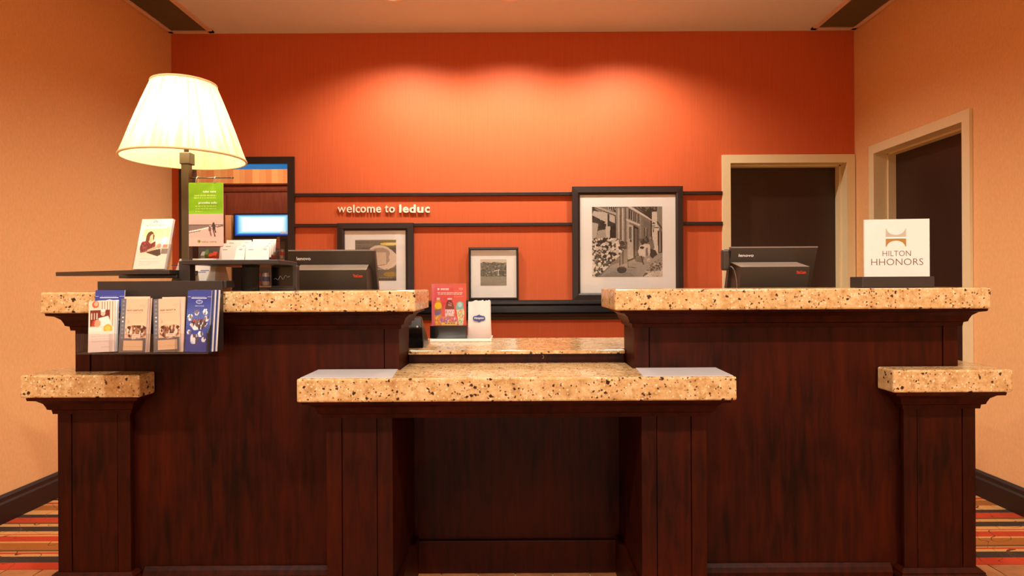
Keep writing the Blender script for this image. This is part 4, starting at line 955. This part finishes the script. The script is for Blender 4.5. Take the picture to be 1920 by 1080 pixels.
# the panel is turned slightly so its right edge is nearer
ya, yb_ = hy+.052, hy+.024
A = Vector((X(1621, ya, 460), ya, hb-.006)); Bv = Vector((X(1743, yb_, 460), yb_, hb-.006)); u = (Bv-A).normalized(); w = (Bv-A).length; zt_ = H(412, ya, 1621); hgt = zt_-A.z; v = Vector((0, 0, 1)); nn = u.cross(v)
MB().extr(A-nn*.008, u, v, nn, [(0, 0), (w, 0), (w, hgt), (0, hgt)], .008).build('sign_panel', 'paper_white', t)
def SP(px, py): return A+u*((px-1621)/(1743-1621)*w)+v*((517-py)/(517-412)*(hgt-.006)+.006)+nn*.0002
def spans(x0, x1, y0, y1): return (x1-x0)/122*w, (y1-y0)/105*(hgt-.006)
def arc(cx, cy, rx, ry, a0, a1, n=16): return [(cx+rx*math.cos(math.radians(a0+(a1-a0)*k/n)), cy+ry*math.sin(math.radians(a0+(a1-a0)*k/n))) for k in range(n+1)]
O = SP(1680.2, 445.5); uw = u*(38/122*w); vh = v*(34/105*(hgt-.006))
up = [(-.5, .5), (-.5, .03), (.5, .03), (.5, .5)]+arc(0, .56, .48, .42, 0, -180)[1:-1]
dn = [(-.5, -.06), (-.5, -.5)]+arc(0, -.54, .47, .38, 180, 0)[1:-1]+[(.5, -.5), (.5, -.06)]
for pts, mm in ((up, 'logo_silver'), (dn, 'logo_gold')):
    n_ = len(pts); bmv = MB(); P_ = [O+uw*p[0]+vh*p[1] for p in pts]
    bmv.v = [tuple(p+nn*.0006) for p in P_]+[tuple(p) for p in P_]; bmv.f = [tuple(range(n_))]+[(i, n_+i, n_+(i+1) % n_, (i+1) % n_) for i in range(n_)]; bmv.sm = [False]*(n_+1)
    bmv.build('logo', mm, t)
MB().extr(O-nn*0, uw, vh, nn, [(-.5, -.055), (.5, -.055), (.5, .025), (-.5, .025)], .0005).build('logo', 'ink_white', t)
w1, h1 = spans(1655, 1708, 469.5, 479.5); text_part('sign_lettering', 'HILTON', SP(1655, 479.5), u, v, w1, h1, 'ink_tan', t, .0005, -.012)
w1, h1 = spans(1633.5, 1731, 484, 496); text_part('sign_lettering', 'HHONORS', SP(1633.5, 496), u, v, w1, h1, 'ink_tan', t, .0005, -.012)

# lamp station at the left end of the high counter ---------------------
LY = 2.27
lx = X(346, LY, 298); ppx = X(350.5, LY, 430)
t = thing('table_lamp', (ppx, LY, HT), 'lit table lamp with cream pleated shade and tall dark post', 'lamp')
zs0, zs1 = H(298, LY, 346), H(158, LY, 352)
rb, rt = .205, .106
def rip(aa): return .010*math.sin(64*aa)+.004*math.sin(23*aa+1)
prof = [(rb, zs0), (rb*.86+rt*.14, zs0+(zs1-zs0)*.14), (rb*.62+rt*.38, zs0+(zs1-zs0)*.4), (rb*.3+rt*.7, zs0+(zs1-zs0)*.72), (rt, zs1)]
MB().lathe((lx, LY, 0), prof, 256, True, rip).build('lamp_shade', 'lamp_shade', t)
for r, z in ((rb, zs0), (rt, zs1)):
    MB().tube([(lx+r*math.cos(2*PI*k/64), LY+r*math.sin(2*PI*k/64), z) for k in range(64)], .0045, 8, True).build('shade_trim', 'shade_trim', t)
hw = .0135
MB().box(ppx-hw, ppx+hw, LY-hw, LY+hw, H(500, LY, 345), zs0-.012, .002).build('post', 'bronze', t)
MB().box(ppx-.017, ppx+.021, LY-.019, LY+.019, H(309, LY, 350), H(287, LY, 350), .003).build('switch_housing', 'bronze', t)
MB().box(ppx-.020, ppx+.020, LY-.02, LY+.02, HT+.012, H(489.5, LY, 347), .002).build('sleeve', 'black_metal', t)
MB().box(ppx-.13, ppx+.07, LY-.055, LY+.10, HT+.0006, HT+.0125, .002).build('base_plate', 'black_metal', t)
MB().tube([(ppx, LY, H(290, LY)), (ppx, LY, zs0+.09)], .008, 10).build('socket', 'bronze', t)
MB().lathe((ppx, LY, zs0+.09), [(.0005, 0), (.014, 0), (.016, .02), (.03, .06), (.026, .085), (.0005, .095)], 20).build('bulb', 'bulb', t)
for q in range(3):
    aq = 2*PI*q/3+.4; MB().tube([(ppx, LY, zs1-.02), (lx+rt*math.cos(aq), LY+rt*math.sin(aq), zs1)], .002, 6).build('shade_spoke', 'bronze', t)
MB().tube([(ppx, LY, zs0+.18), (ppx, LY, zs1-.01)], .003, 6).build('harp_rod', 'bronze', t)
LAMP_POS = (ppx, LY, zs0+.15)
lamp('POINT', (ppx+.0, LY-.035, zs0+.11), 6, (1.0, 0.92, 0.72), .03)
# left shelf board, carried by the lamp sleeve
def board(name, pts, zlo, zhi, parent): return MB().prism(pts, zlo, zhi, .002).build(name, 'black_metal', parent)
bz1 = H(506, 2.19, 262); bz0 = bz1-.016
bd = board('shelf_board', [(X(261, 2.19, 510), 2.19), (ppx-.021, 2.19), (ppx-.021, 2.46), (X(150, 2.55, 510), 2.55), (X(104, 2.50, 512), 2.50)], bz0, bz1, t)
MB().box(X(232, LY, 520), ppx-.0205, LY-.03, LY+.04, bz0-.0125, bz0-.0003, .002).build('board_bracket', 'black_metal', t)
# rod with hanging card
ry = LY
rz = H(333.5, ry, 390)
MB().tube([(ppx+hw, ry, rz), (X(436, ry, 333), ry, rz)], .0022, 8).lathe((X(436, ry, 333), ry, rz-.004), [(.0005, 0), (.004, .002), (.0045, .004), (.004, .006), (.0005, .008)], 10).build('card_rod', 'bronze', t)
cx0, cx1 = X(356.5, ry, 345), X(421, ry, 345); cz1, cz0 = H(343.5, ry, 390), H(462, ry, 390)
cy_ = ry-.012
t2 = thing('hanging_card', ((cx0+cx1)/2, cy_, cz0), 'green topped card with beach picture hanging from the lamp rod', 'card')
a = Art(80, 146, (126, 176, 20)); 
a.words(.16, .185-.0, .8, .014, (190, 210, 110), .7)
a.a[:] = np.array([122, 176, 12])/255
a.words(.16, .195, .8, .014, (196, 214, 120), .8); a.words(.16, .235, .8, .014, (196, 214, 120), .8); a.words(.2, .365, .8, .014, (196, 214, 120), .8); a.words(.2, .405, .8, .014, (196, 214, 120), .8); a.words(.2, .445, .4, .014, (196, 214, 120), .8)
a.rect(0, .495, 1, 1, (216, 170, 158)); a.rect(0, .5, 1, .66, (204, 164, 152)); a.poly([(0, .665), (.6, .665), (.58, .7), (.3, .73), (0, .76)], (126, 104, 94)); a.line(0, .665, 1, .665, .016, (88, 72, 64)); a.poly([(0, .77), (.55, .7), (.62, .71), (.3, .75), (0, .79)], (240, 220, 208)); a.line(0, .79, .35, .755, .012, (96, 78, 70)); a.line(.85, .69, 1, .68, .02, (110, 90, 82))
a.ell(.72, .645, .03, .02, (50, 36, 32)); a.poly([(.69, .66), (.77, .66), (.77, .74), (.68, .74)], (60, 44, 38)); a.line(.7, .72, .76, .84, .03, (52, 38, 32)); a.line(.74, .72, .78, .78, .03, (52, 38, 32)); a.ell(.61, .7, .025, .018, (96, 70, 62)); a.poly([(.58, .71), (.66, .71), (.65, .76), (.58, .76)], (110, 82, 74)); a.line(.61, .75, .65, .83, .03, (84, 62, 54)); a.line(.66, .69, .72, .67, .02, (60, 44, 38)); a.line(.77, .69, .86, .7, .014, (80, 60, 52)); a.words(.55, .86, .85, .006, (190, 140, 128)); a.rect(0, .865, 1, 1, (226, 176, 162))
a.ell(.3, .925, .045, .02, (112, 106, 30)); a.ell(.28, .93, .04, .014, (150, 140, 40), rot=.5)
a.print_on('card_print', (cx0, cy_-.0003, cz1), (1, 0, 0), (0, 0, -1), cx1-cx0, cz1-cz0, t2)
MB().box(cx0, cx1, cy_, cy_+.003, cz0, cz1).build('card_pages', 'paper_pink', t2)
cw, chh = cx1-cx0, cz1-cz0
for body, f0, f1, g0, g1, mm in (('take care', .42, .8, .157, .124, 'ink_white'), ('provides solo', .29, .82, .343, .298, 'ink_white'), ('take care', .37, .8, .942, .912, 'ink_olive')):
    text_part('card_lettering', body, (cx0+cw*f0, cy_-.0005, cz1-chh*g0), (1, 0, 0), (0, 0, 1), cw*(f1-f0), chh*(g0-g1), mm, t2, .0004, .012 if mm == 'ink_white' else 0)
for px in (371.5, 405):
    c = Vector((X(px, ry, 340), cy_+.006, rz-.0105)); MB().tube([(c.x+.004*math.sin(aa*1.0)*.6, c.y+.009*math.cos(aa), c.z+.0135*math.sin(aa)) for aa in [2*PI*k/20 for k in range(20)]], .0016, 6, True).build('binding_ring', 'silver', t2)

# upright brochure in an acrylic holder on the left board
by = 2.27
def tilt_frame(px0, px1, pyb, pyt, y, lean=.0, yaw=0.0, slant=0.0):
    """origin lower-left, unit u (right) and v (up, leaning back), sizes"""
    A = Vector((X(px0, y, pyb), y, 0)); u = Vector((math.cos(yaw), math.sin(yaw), 0)); v = Vector((slant, lean, 1)).normalized()
    return A, u, v
z0 = bz1+.0006
A = Vector((X(250, by, 508), by, z0)); u = Vector((math.cos(.10), -math.sin(.10), 0)); v = Vector((.06, .22, 1)).normalized(); w = X(313.5, by)-X(250, by); h = (H(413, by+.04, 285)-z0)/v.z
v = (v-u*v.dot(u)*.0).normalized(); nn = u.cross(v).normalized()
t = thing('brochure_holder', (A.x+w/2, by+.02, z0), 'small clear acrylic holder on the left black board beside the lamp post', 'holder')
MB().extr(A-nn*.012, u, v, nn, [(0, 0), (w+.004, 0), (w+.004, h*.9), (0, h*.9)], .002).build('back_plate', 'acrylic', t)
MB().extr(A+nn*.006, u, v, nn, [(-.002, 0), (w+.006, 0), (w+.006, h*.5), (-.002, h*.5)], .002).build('front_plate', 'acrylic', t)
MB().extr(A-nn*.0095, u, v, nn, [(w+.0062, 0), (w+.0078, 0), (w+.0078, h*.5), (w+.0062, h*.5)], .017).build('side_plate', 'acrylic', t)
MB().hull8([tuple(A-nn*.012-Vector((0, 0, .0004))), tuple(A-nn*.012+u*w-Vector((0, 0, .0004))), tuple(A+u*w+Vector((0, .075, -.0004))), tuple(A+Vector((0, .075, -.0004)))], [tuple(A-nn*.012+Vector((0, 0, .002))), tuple(A-nn*.012+u*w+Vector((0, 0, .002))), tuple(A+u*w+Vector((0, .075, .002))), tuple(A+Vector((0, .075, .002)))]).build('foot_plate', 'acrylic', t)
t = thing('brochure', tuple(A+u*w/2), 'white brochure picturing a woman in a plaid shirt, upright in the acrylic holder', 'brochure')
Ab = A+u*.001+Vector((0, 0, .003))
MB().extr(Ab-nn*.009, u, v, nn, [(0, 0), (w-.002, 0), (w-.002, h), (0, h)], .012).build('pages', 'paper_white', t)
a = Art(84, 124, (250, 244, 222)); a.rect(.1, .19, .95, .75, (250, 240, 206)); a.rect(.14, .2, .8, .34, (246, 224, 160)); a.rect(.82, .18, .98, .36, (240, 216, 166)); a.rect(.75, .36, .9, .56, (246, 244, 240)); a.rect(.5, .3, .78, .4, (244, 238, 180))
a.ell(.45, .06, .075, .024, (110, 110, 130)); a.ell(.45, .06, .055, .014, (236, 236, 240))
for k in range(9): a.line(.14+.065*k, .125+.012*(k % 2), .19+.065*k, .11+.012*((k+1) % 3), .012, (150, 140, 110))
a.ell(.36, .36, .12, .11, (96, 58, 26)); a.poly([(.25, .34), (.34, .3), (.36, .44), (.3, .52), (.22, .52)], (104, 64, 28)); a.ell(.43, .38, .075, .075, (236, 190, 150)); a.poly([(.36, .42), (.46, .44), (.42, .52), (.32, .5)], (232, 182, 140)); a.poly([(.44, .28), (.5, .34), (.5, .44), (.47, .4)], (88, 52, 24))
a.poly([(.12, .46), (.3, .44), (.42, .5), (.56, .44), (.58, .54), (.5, .62), (.3, .66), (.14, .68), (.09, .58)], (126, 40, 46)); a.blobs(a.pm([(.12, .46), (.3, .44), (.42, .5), (.56, .44), (.58, .54), (.5, .62), (.3, .66), (.14, .68)]), 30, .018, [(170, 80, 84), (96, 26, 34)]); a.poly([(.34, .62), (.6, .55), (.68, .53), (.7, .58), (.5, .64), (.36, .66)], (238, 196, 150)); a.poly([(.3, .67), (.6, .62), (.76, .6), (.8, .72), (.7, .75)], (74, 50, 42)); a.ell(.7, .54, .07, .05, (226, 170, 150)); a.rect(.82, .52, .98, .58, (214, 150, 120)); a.rect(.8, .6, 1, .7, (150, 132, 118))
for k in range(6): a.words(.16, .79+.03*k, .8 if k < 4 else .5, .006, (196, 190, 170))
a.print_on('cover_print', Ab+nn*.0035+v*h, u, -v, w-.002, h, t)

# white tissue style card box behind the lamp post
cy2 = ZS+.17
x0, x1 = X(318, cy2, 500), X(396, cy2, 500); z1 = H(484, cy2, 350)
t = thing('card_box', ((x0+x1)/2, cy2+.05, HT), 'white slanted leaflet box behind the lamp post on the left counter', 'box')
zf = HT+.0006
MB().hull8([(x0-.008, cy2, zf), (x1+.01, cy2, zf), (x1+.025, cy2+.11, zf), (x0, cy2+.11, zf)], [(x0+.012, cy2+.05, z1), (x1-.004, cy2+.05, z1), (x1+.006, cy2+.09, z1), (x0+.014, cy2+.09, z1)]).build('box_body', 'paper_white', t)
MB().hull8([(x1+.0104, cy2+.004, zf+.004), (x1+.0112, cy2+.004, zf+.004), (x1+.0262, cy2+.108, zf+.004), (x1+.0254, cy2+.108, zf+.004)], [(x1-.0028, cy2+.052, z1-.003), (x1-.0020, cy2+.052, z1-.003), (x1+.0078, cy2+.088, z1-.003), (x1+.0070, cy2+.088, z1-.003)]).build('side_panel', 'paper_pink', t)
v = Vector((.0, .05, z1-zf)).normalized(); uu = Vector((1, 0, 0)); nn = uu.cross(v)
for px, py, wpx in ((366, 509, 20), (376, 506, 16), (322, 496, 12)):
    zz = H(py+2, cy2+.03, px); yq = cy2+.05*(zz-zf)/(z1-zf)
    MB().extr(Vector((X(px, yq), yq, zz))-nn*.0002, uu, v, nn, [(0, 0), (wpx*yq/F, 0), (wpx*yq/F, .003), (0, .003)], .0005).build('print_line', 'ink_navy', t)

# right black tray table with its leg
tzt = H(487, 2.19, 440); tzb = tzt-.016
t = thing('tray_stand', (X(456, 2.30), 2.32, HT), 'black raised tray on a thick round leg, right of the lamp', 'stand')
MB().prism([(ppx+.0215, 2.19), (X(521, 2.19, 487), 2.19), (X(557, 2.46, 492), 2.46), (X(557, 2.46, 492)-.02, 2.52), (X(440, 2.62, 500), 2.62), (ppx+.0215, 2.36)], tzb, tzt, .002).build('tray_top', 'black_metal', t)
lxx = X(470.5, 2.30, 520)
MB().lathe((lxx, 2.30, HT+.0006), [(.0005, 0), (.031, 0), (.0285, .006), (.0285, tzb-HT-.012), (.031, tzb-HT-.0012), (.0005, tzb-HT-.0012)], 28).build('leg', 'black_fabric', t)
# signature pad under the tray
sy_ = 2.40
x0, x1 = X(508, sy_, 520), X(553, sy_, 520); z1 = H(497.5, sy_, 530)-.001; zf = HT+.0006
t = thing('signature_pad', ((x0+x1)/2, sy_+.02, HT), 'small black signature screen under the raised black tray', 'device')
MB().box(x0, x1+.008, sy_, sy_+.03, zf, z1, .003).build('housing', 'plastic_dark', t)
MB().box(x0+.004, x1-.008, sy_-.0012, sy_+.0005, zf+.018, z1-.006).build('screen', 'black_gloss', t)
MB().box(x0-.002, x1+.002, sy_-.02, sy_-.0002, zf, zf+.012, .002).build('front_lip', 'plastic_dark', t)
pts = []
for k in range(26):
    f = k/25; pts.append((x0+.012+f*.06, sy_-.0018, (zf+z1)/2+.008*math.sin(f*19)*math.sin(f*3.1)+.012*(f-.4)))
MB().tube(pts, .0007, 5).build('signature', 'silver', t)

# card holder with two stepped columns of cards on the raised tray
ky = 2.30; z0 = tzt+.0006
x0, x1 = X(409, ky, 480), X(509, ky, 480)
lean = Vector((0, .62, 1)).normalized()
t = thing('card_holder', ((x0+x1)/2, ky+.04, z0), 'clear acrylic card holder with two columns on the raised black tray', 'holder')
MB().box(x0-.002, x1+.002, ky-.004, ky+.075, z0, z0+.002).build('base', 'acrylic', t)
zt3 = H(446, ky+.06, 480)
for xx in (x0-.0035, x1+.0022):
    MB().extr((xx, 0, 0), (0, 1, 0), (0, 0, 1), (1, 0, 0), [(ky-.004, z0+.0022), (ky+.075, z0+.0022), (ky+.075, zt3+.004), (ky+.05, zt3+.004), (ky-.004, z0+.014)], .0015).build('side_plate', 'acrylic', t)
MB().box(x0-.0018, x1+.0018, ky+.0755, ky+.077, z0, zt3).build('back_plate', 'acrylic', t)
xm = X(458, ky, 480)
def card(xa, xb, step, n, label):
    """one business card leaning in its slot"""
    f = step/n; y = ky+.003+.058*f; zb = z0+.0032+(zt3-z0-.048)*f*1.02
    hgt = .050; u = Vector((1, 0, 0)); v = Vector((0, .22, 1)).normalized(); nn = u.cross(v)
    sh = .010*f
    A = Vector((xa+sh, y, zb)); w = xb-xa
    c = thing('business_card', tuple(A+u*w/2), label, 'card', 'cards in the acrylic holder')
    MB().extr(A-nn*.004, u, v, nn, [(0, 0), (w, 0), (w, hgt), (0, hgt)], .004).build('card_stack', 'paper_white', c)
    o = MB().extr(A+u*(w-.016)+v*(hgt-.010), u*.012, v*.0062, nn, [(.5*math.cos(q*PI/6), .5*math.sin(q*PI/6)) for q in range(12)], .0004).build('badge', 'ink_grey', c)
    MB().extr(A+u*(w-.0158)+v*(hgt-.010), u*.0085, v*.0022, nn, [(-.5, -.5), (.5, -.5), (.5, .5), (-.5, .5)], .0006).build('badge_bar', 'ink_white', c)
    MB().extr(A+u*(.010)+v*(hgt-.0125), u*.018, v*.0018, nn, [(0, 0), (1, 0), (1, 1), (0, 1)], .0003).build('print_line', 'ink_grey', c)
for k in range(3): card(x0+.001, xm-.002, k, 3, 'white business card, %s of three in the left column of the holder' % ('lowest', 'middle', 'top')[k])
for k in range(4): card(xm+.001, x1-.012, k, 4, 'white business card, %s of four in the right column of the holder' % ('lowest', 'second', 'third', 'top')[k])

# brochure rack hung on the counter front ------------------------------
RY0, RY1 = 2.075, ZS-.002
rx0, rx1 = X(185, RY1, 560), X(419, RY1, 600)
fx0, fx1 = X(160, RY0, 650), X(394, RY0, 650)
fx0, fx1 = rx0, rx1-.004
rz0, rzt = H(664, RY0, 300), H(527, ZS-.01, 300)
t = thing('brochure_rack', ((rx0+rx1)/2, RY1, rz0), 'black brochure rack with four clear pockets hanging on the counter front', 'rack')
MB().box(rx0, rx1, RY1-.006, RY1, rz0, rzt, .001).build('back_panel', 'black_metal', t)
MB().box(rx0, X(432, ZS+.03, 540), RY1+.0005, ZS+.065, HT+.0135, rzt, .001).build('top_hook', 'black_metal', t)
MB().box(rx0, rx1, RY0+.001, RY1-.0065, rz0, rz0+.004).build('bottom_panel', 'black_metal', t)
zm = H(625, RY0, 395)
MB().extr((rx1-.004, 0, 0), (0, 1, 0), (0, 0, 1), (1, 0, 0), [(RY0+.001, rz0+.0042), (RY1-.0065, rz0+.0042), (RY1-.0065, H(548, RY1)), (RY1-.012, H(548, RY1)), (RY0+.001, zm)], .004).build('side_panel', 'black_metal', t)
MB().box(rx0, rx0+.003, RY0+.001, RY1-.0065, rz0+.0042, zm).build('side_panel', 'acrylic', t)
MB().box(rx0, rx1-.005, RY0-.0025, RY0-.0005, rz0, zm).build('front_pane', 'acrylic', t)
for k in (1, 2, 3):
    xx = rx0+(rx1-rx0)*k/4; MB().box(xx-.001, xx+.001, RY0+.001, RY1-.02, rz0+.0042, zm).build('divider', 'acrylic', t)
def leaflet(name, px0, px1, pyt, y, art, label, slant=0.0, lean=.10, th=.004, lines=(), group=None, pt=None, pyb=661, cap=None):
    """a brochure standing in the rack; lean tips its top backwards, slant sideways"""
    zb = rz0+.0048; zt = None
    u = Vector((1, 0, -slant)).normalized(); A = Vector((X(px0, y, pyb), y, zb+max(0, slant)*.1)); w = (px1-px0)*y/F
    v = Vector((slant, lean, 1)).normalized()
    h = (H(pyt, y+lean*.2, (px0+px1)/2)-A.z)/v.z; nn = u.cross(v)
    b = thing(name, tuple(A+u*w/2), label, 'brochure', group)
    MB().extr(A-nn*th, u, v, nn, [(0, 0), (w, 0), (w, h), (0, h)], th).build('pages', 'paper_white' if not cap else cap, b)
    if art: art.print_on('cover_print', A+nn*.0003+v*h, u, -v, w, h, b)
    for body, a0, a1, b0, b1, mm, bo in lines:
        text_part('cover_lettering', body, A+u*w*a0+v*h*(1-b1)+nn*.0005, u, v, w*(a1-a0), h*(b1-b0), mm, b, .0003, bo)
    return b
def blue_art():
    a = Art(80, 170, (52, 66, 148)); a.words(.2, .098, .74, .010, (170, 184, 224)); a.rect(.16, .118, .8, .13, (236, 240, 250)); a.rect(0, .102, .12, .107, (200, 206, 236)); a.rect(.84, .102, 1, .107, (200, 206, 236))
    for j in range(34):
        for i in range(14):
            if (i+j) % 2: 
                y = .2+j*.0155; x = (i+.5)/14; d = abs(y-.44)/.28
                if d < 1: a.ell(x, y, .03, .011, (130, 156, 214), .75*(1-d))
    a.ell(.5, .185, .14, .03, (210, 218, 240)); a.ell(.5, .185, .115, .022, (52, 66, 148)); a.words(.42, .18, .6, .01, (230, 236, 250)); a.words(.34, .25, .7, .008, (200, 210, 236))
    def hexa(x, y, r, c, n=9):
        m = a.pm([(x+r*math.cos(q*PI/3), y+r*.46*math.sin(q*PI/3)) for q in range(6)]); a.put(m, c); a.blobs(m, n, r*.3, [(236, 240, 246), (120, 110, 116), (190, 196, 214), (90, 70, 66)])
    for x, y, r in ((.42, .36, .11), (.78, .35, .12), (.16, .44, .13), (.84, .46, .12), (.14, .68, .1), (.62, .71, .12), (.36, .79, .2), (.76, .8, .1)): hexa(x, y, r, (196, 204, 224))
    m = a.pm([(.14, .56), (.32, .47), (.72, .47), (.9, .54), (.72, .63), (.34, .65)]); a.put(m, (228, 226, 230)); a.blobs(m, 16, .05, [(90, 70, 66), (120, 100, 96), (70, 56, 56), (206, 196, 196)]); a.blobs(m & (a.V < .52), 4, .03, [(200, 60, 60)])
    return a
def tan_art(dark=0):
    a = Art(72, 160, (238, 190, 156)); a.rect(0, 0, .2, 1, (108, 108, 116)); a.rect(0, .74, 1, 1, (112, 104, 104))
    for k in range(10): a.ell(.1, .05+.075*k, .045, .018, (140, 140, 148)); 
    for k in (4, 5): a.ell(.1, .05+.075*k, .03, .013, (230, 230, 232))
    a.line(.8, .1, .9, .17, .008, (226, 172, 140)); a.line(.9, .17, .72, .13, .008, (226, 172, 140)); a.line(.95, .08, .9, .17, .008, (226, 172, 140)); a.line(.72, .13, .96, .12, .008, (226, 172, 140))
    a.words(.24, .265, .8, .010, (208, 160, 130)); a.poly([(.28, .36), (.36, .44), (.3, .48)], (212, 164, 132)); a.poly([(.34, .5), (.5, .42), (.92, .46), (1, .52), (1, .62), (.2, .62), (.22, .54)], (240, 196, 160))
    m = a.pm([(.22, .56), (.4, .5), (.9, .5), (1, .56), (1, .68), (.8, .74), (.5, .76), (.24, .68)]); a.put(m, (206, 156, 124)); a.blobs(m, 70, .04, [(110, 70, 50), (226, 180, 150), (150, 100, 70), (240, 206, 180), (84, 52, 40)]); a.ell(.35, .54, .07, .03, (80, 48, 36)); a.ell(.93, .55, .07, .03, (80, 48, 36)); a.poly([(.48, .66), (.78, .66), (.8, .72), (.46, .72)], (240, 214, 190)); a.words(.5, .68, .76, .012, (200, 120, 90))
    a.rect(.16, .78, .9, .965, (240, 196, 150)); [a.words(.2, .8+.03*k, .86, .008, (206, 160, 120)) for k in range(5)]
    return a
def chef_art():
    a = Art(84, 160, (242, 226, 212)); a.rect(0, 0, 1, .52, (236, 214, 190)); a.ell(.26, .07, .13, .07, (206, 96, 60)); a.ell(.28, .06, .08, .045, (238, 176, 140)); 
    for k in range(10): a.rect(.5+.05*k, .02, .525+.05*k, .5, ((160, 110, 80), (240, 226, 206))[k % 2])
    a.rect(.06, .18, .8, .5, (120, 46, 34)); [a.rect(.1+.1*k, .24, .14+.1*k, .36, (226, 200, 180)) for k in range(3)]; a.ell(.55, .25, .09, .05, (238, 190, 160)); a.rect(.46, .17, .64, .22, (246, 240, 232)); a.poly([(.38, .34), (.75, .3), (.9, .5), (.36, .5)], (244, 236, 226)); a.ell(.34, .44, .13, .07, (234, 160, 126)); a.poly([(.16, .4), (.26, .34), (.22, .5), (.1, .5)], (190, 60, 40)); a.ell(.74, .55, .17, .085, (226, 176, 60)); a.ell(.74, .55, .11, .05, (240, 200, 96)); a.rect(0, .6, 1, 1, (246, 222, 208)); a.rect(0, .52, .5, .6, (244, 230, 216)); [a.words(.12, .69+.05*k, .8, .007, (216, 180, 170)) for k in range(3)]; a.words(.5, .9, .85, .012, (210, 176, 176))
    return a
yb0 = RY0+.012
B1 = blue_art()
leaflet('brochure', 171, 226, 544, RY0+.045, B1, 'blue brochure half hidden behind the cover with cooks', lean=.12)
leaflet('brochure', 165, 214.5, 565, yb0, chef_art(), 'white brochure picturing cooks, in the leftmost rack pocket', slant=-.045, lean=.10)
leaflet('brochure', 222, 272, 560, yb0, tan_art(), 'tan brochure with a grey strip in the second rack pocket', slant=.0, lean=.10, lines=[('NUIT GRATUITE', .24, .84, .205, .235, 'ink_grey', 0)])
leaflet('brochure', 288, 337, 561, yb0, tan_art(), 'slanted tan brochure with a grey strip in the third rack pocket', slant=-.055, lean=.10, lines=[('FREE NIGHT &', .26, .86, .205, .235, 'ink_grey', 0)])
leaflet('brochure', 346, 391, 544.5, yb0, B1, 'blue patterned brochure in the rightmost rack pocket', slant=.012, lean=.10)
for k in range(3): leaflet('brochure_copy', 172+4.5*k, 217+1.5*k, 564.5-.5*k, yb0+.0055+.005*k, None, '%s plain copy fanned out behind the cover with cooks' % ('nearest', 'middle', 'rearmost')[k], slant=-.03, lean=.10, th=.002, group='copies behind the cooks brochure', cap='paper_cream')
for k in range(2): leaflet('brochure_copy', 228+5*k, 276+4*k, 556+3*k, yb0+.0055+.005*k, None, '%s tan copy fanned out behind the brochure of the second pocket' % ('nearer', 'farther')[k], slant=.0, lean=.10, th=.002, group='copies in the second pocket', cap='paper_pink')
for k in range(2): leaflet('brochure_copy', 300+3*k, 343.5+1*k, 557+1*k, yb0+.0055+.005*k, None, '%s tan copy standing straighter behind the slanted tan brochure' % ('nearer', 'farther')[k], slant=-.01, lean=.10, th=.002, group='copies in the third pocket', cap='paper_pink')
for k in range(4): leaflet('brochure_copy', 350+3*k, 396+3.6*k, 543.5, yb0+.0055+.005*k, None, '%s copy fanned out behind the rightmost blue brochure' % ('nearest dark blue', 'second white edged', 'third dark blue', 'rearmost white edged')[k], slant=.012, lean=.10, th=.002, group='copies in the rightmost pocket', cap=('ink_navy', 'paper_white')[k % 2])
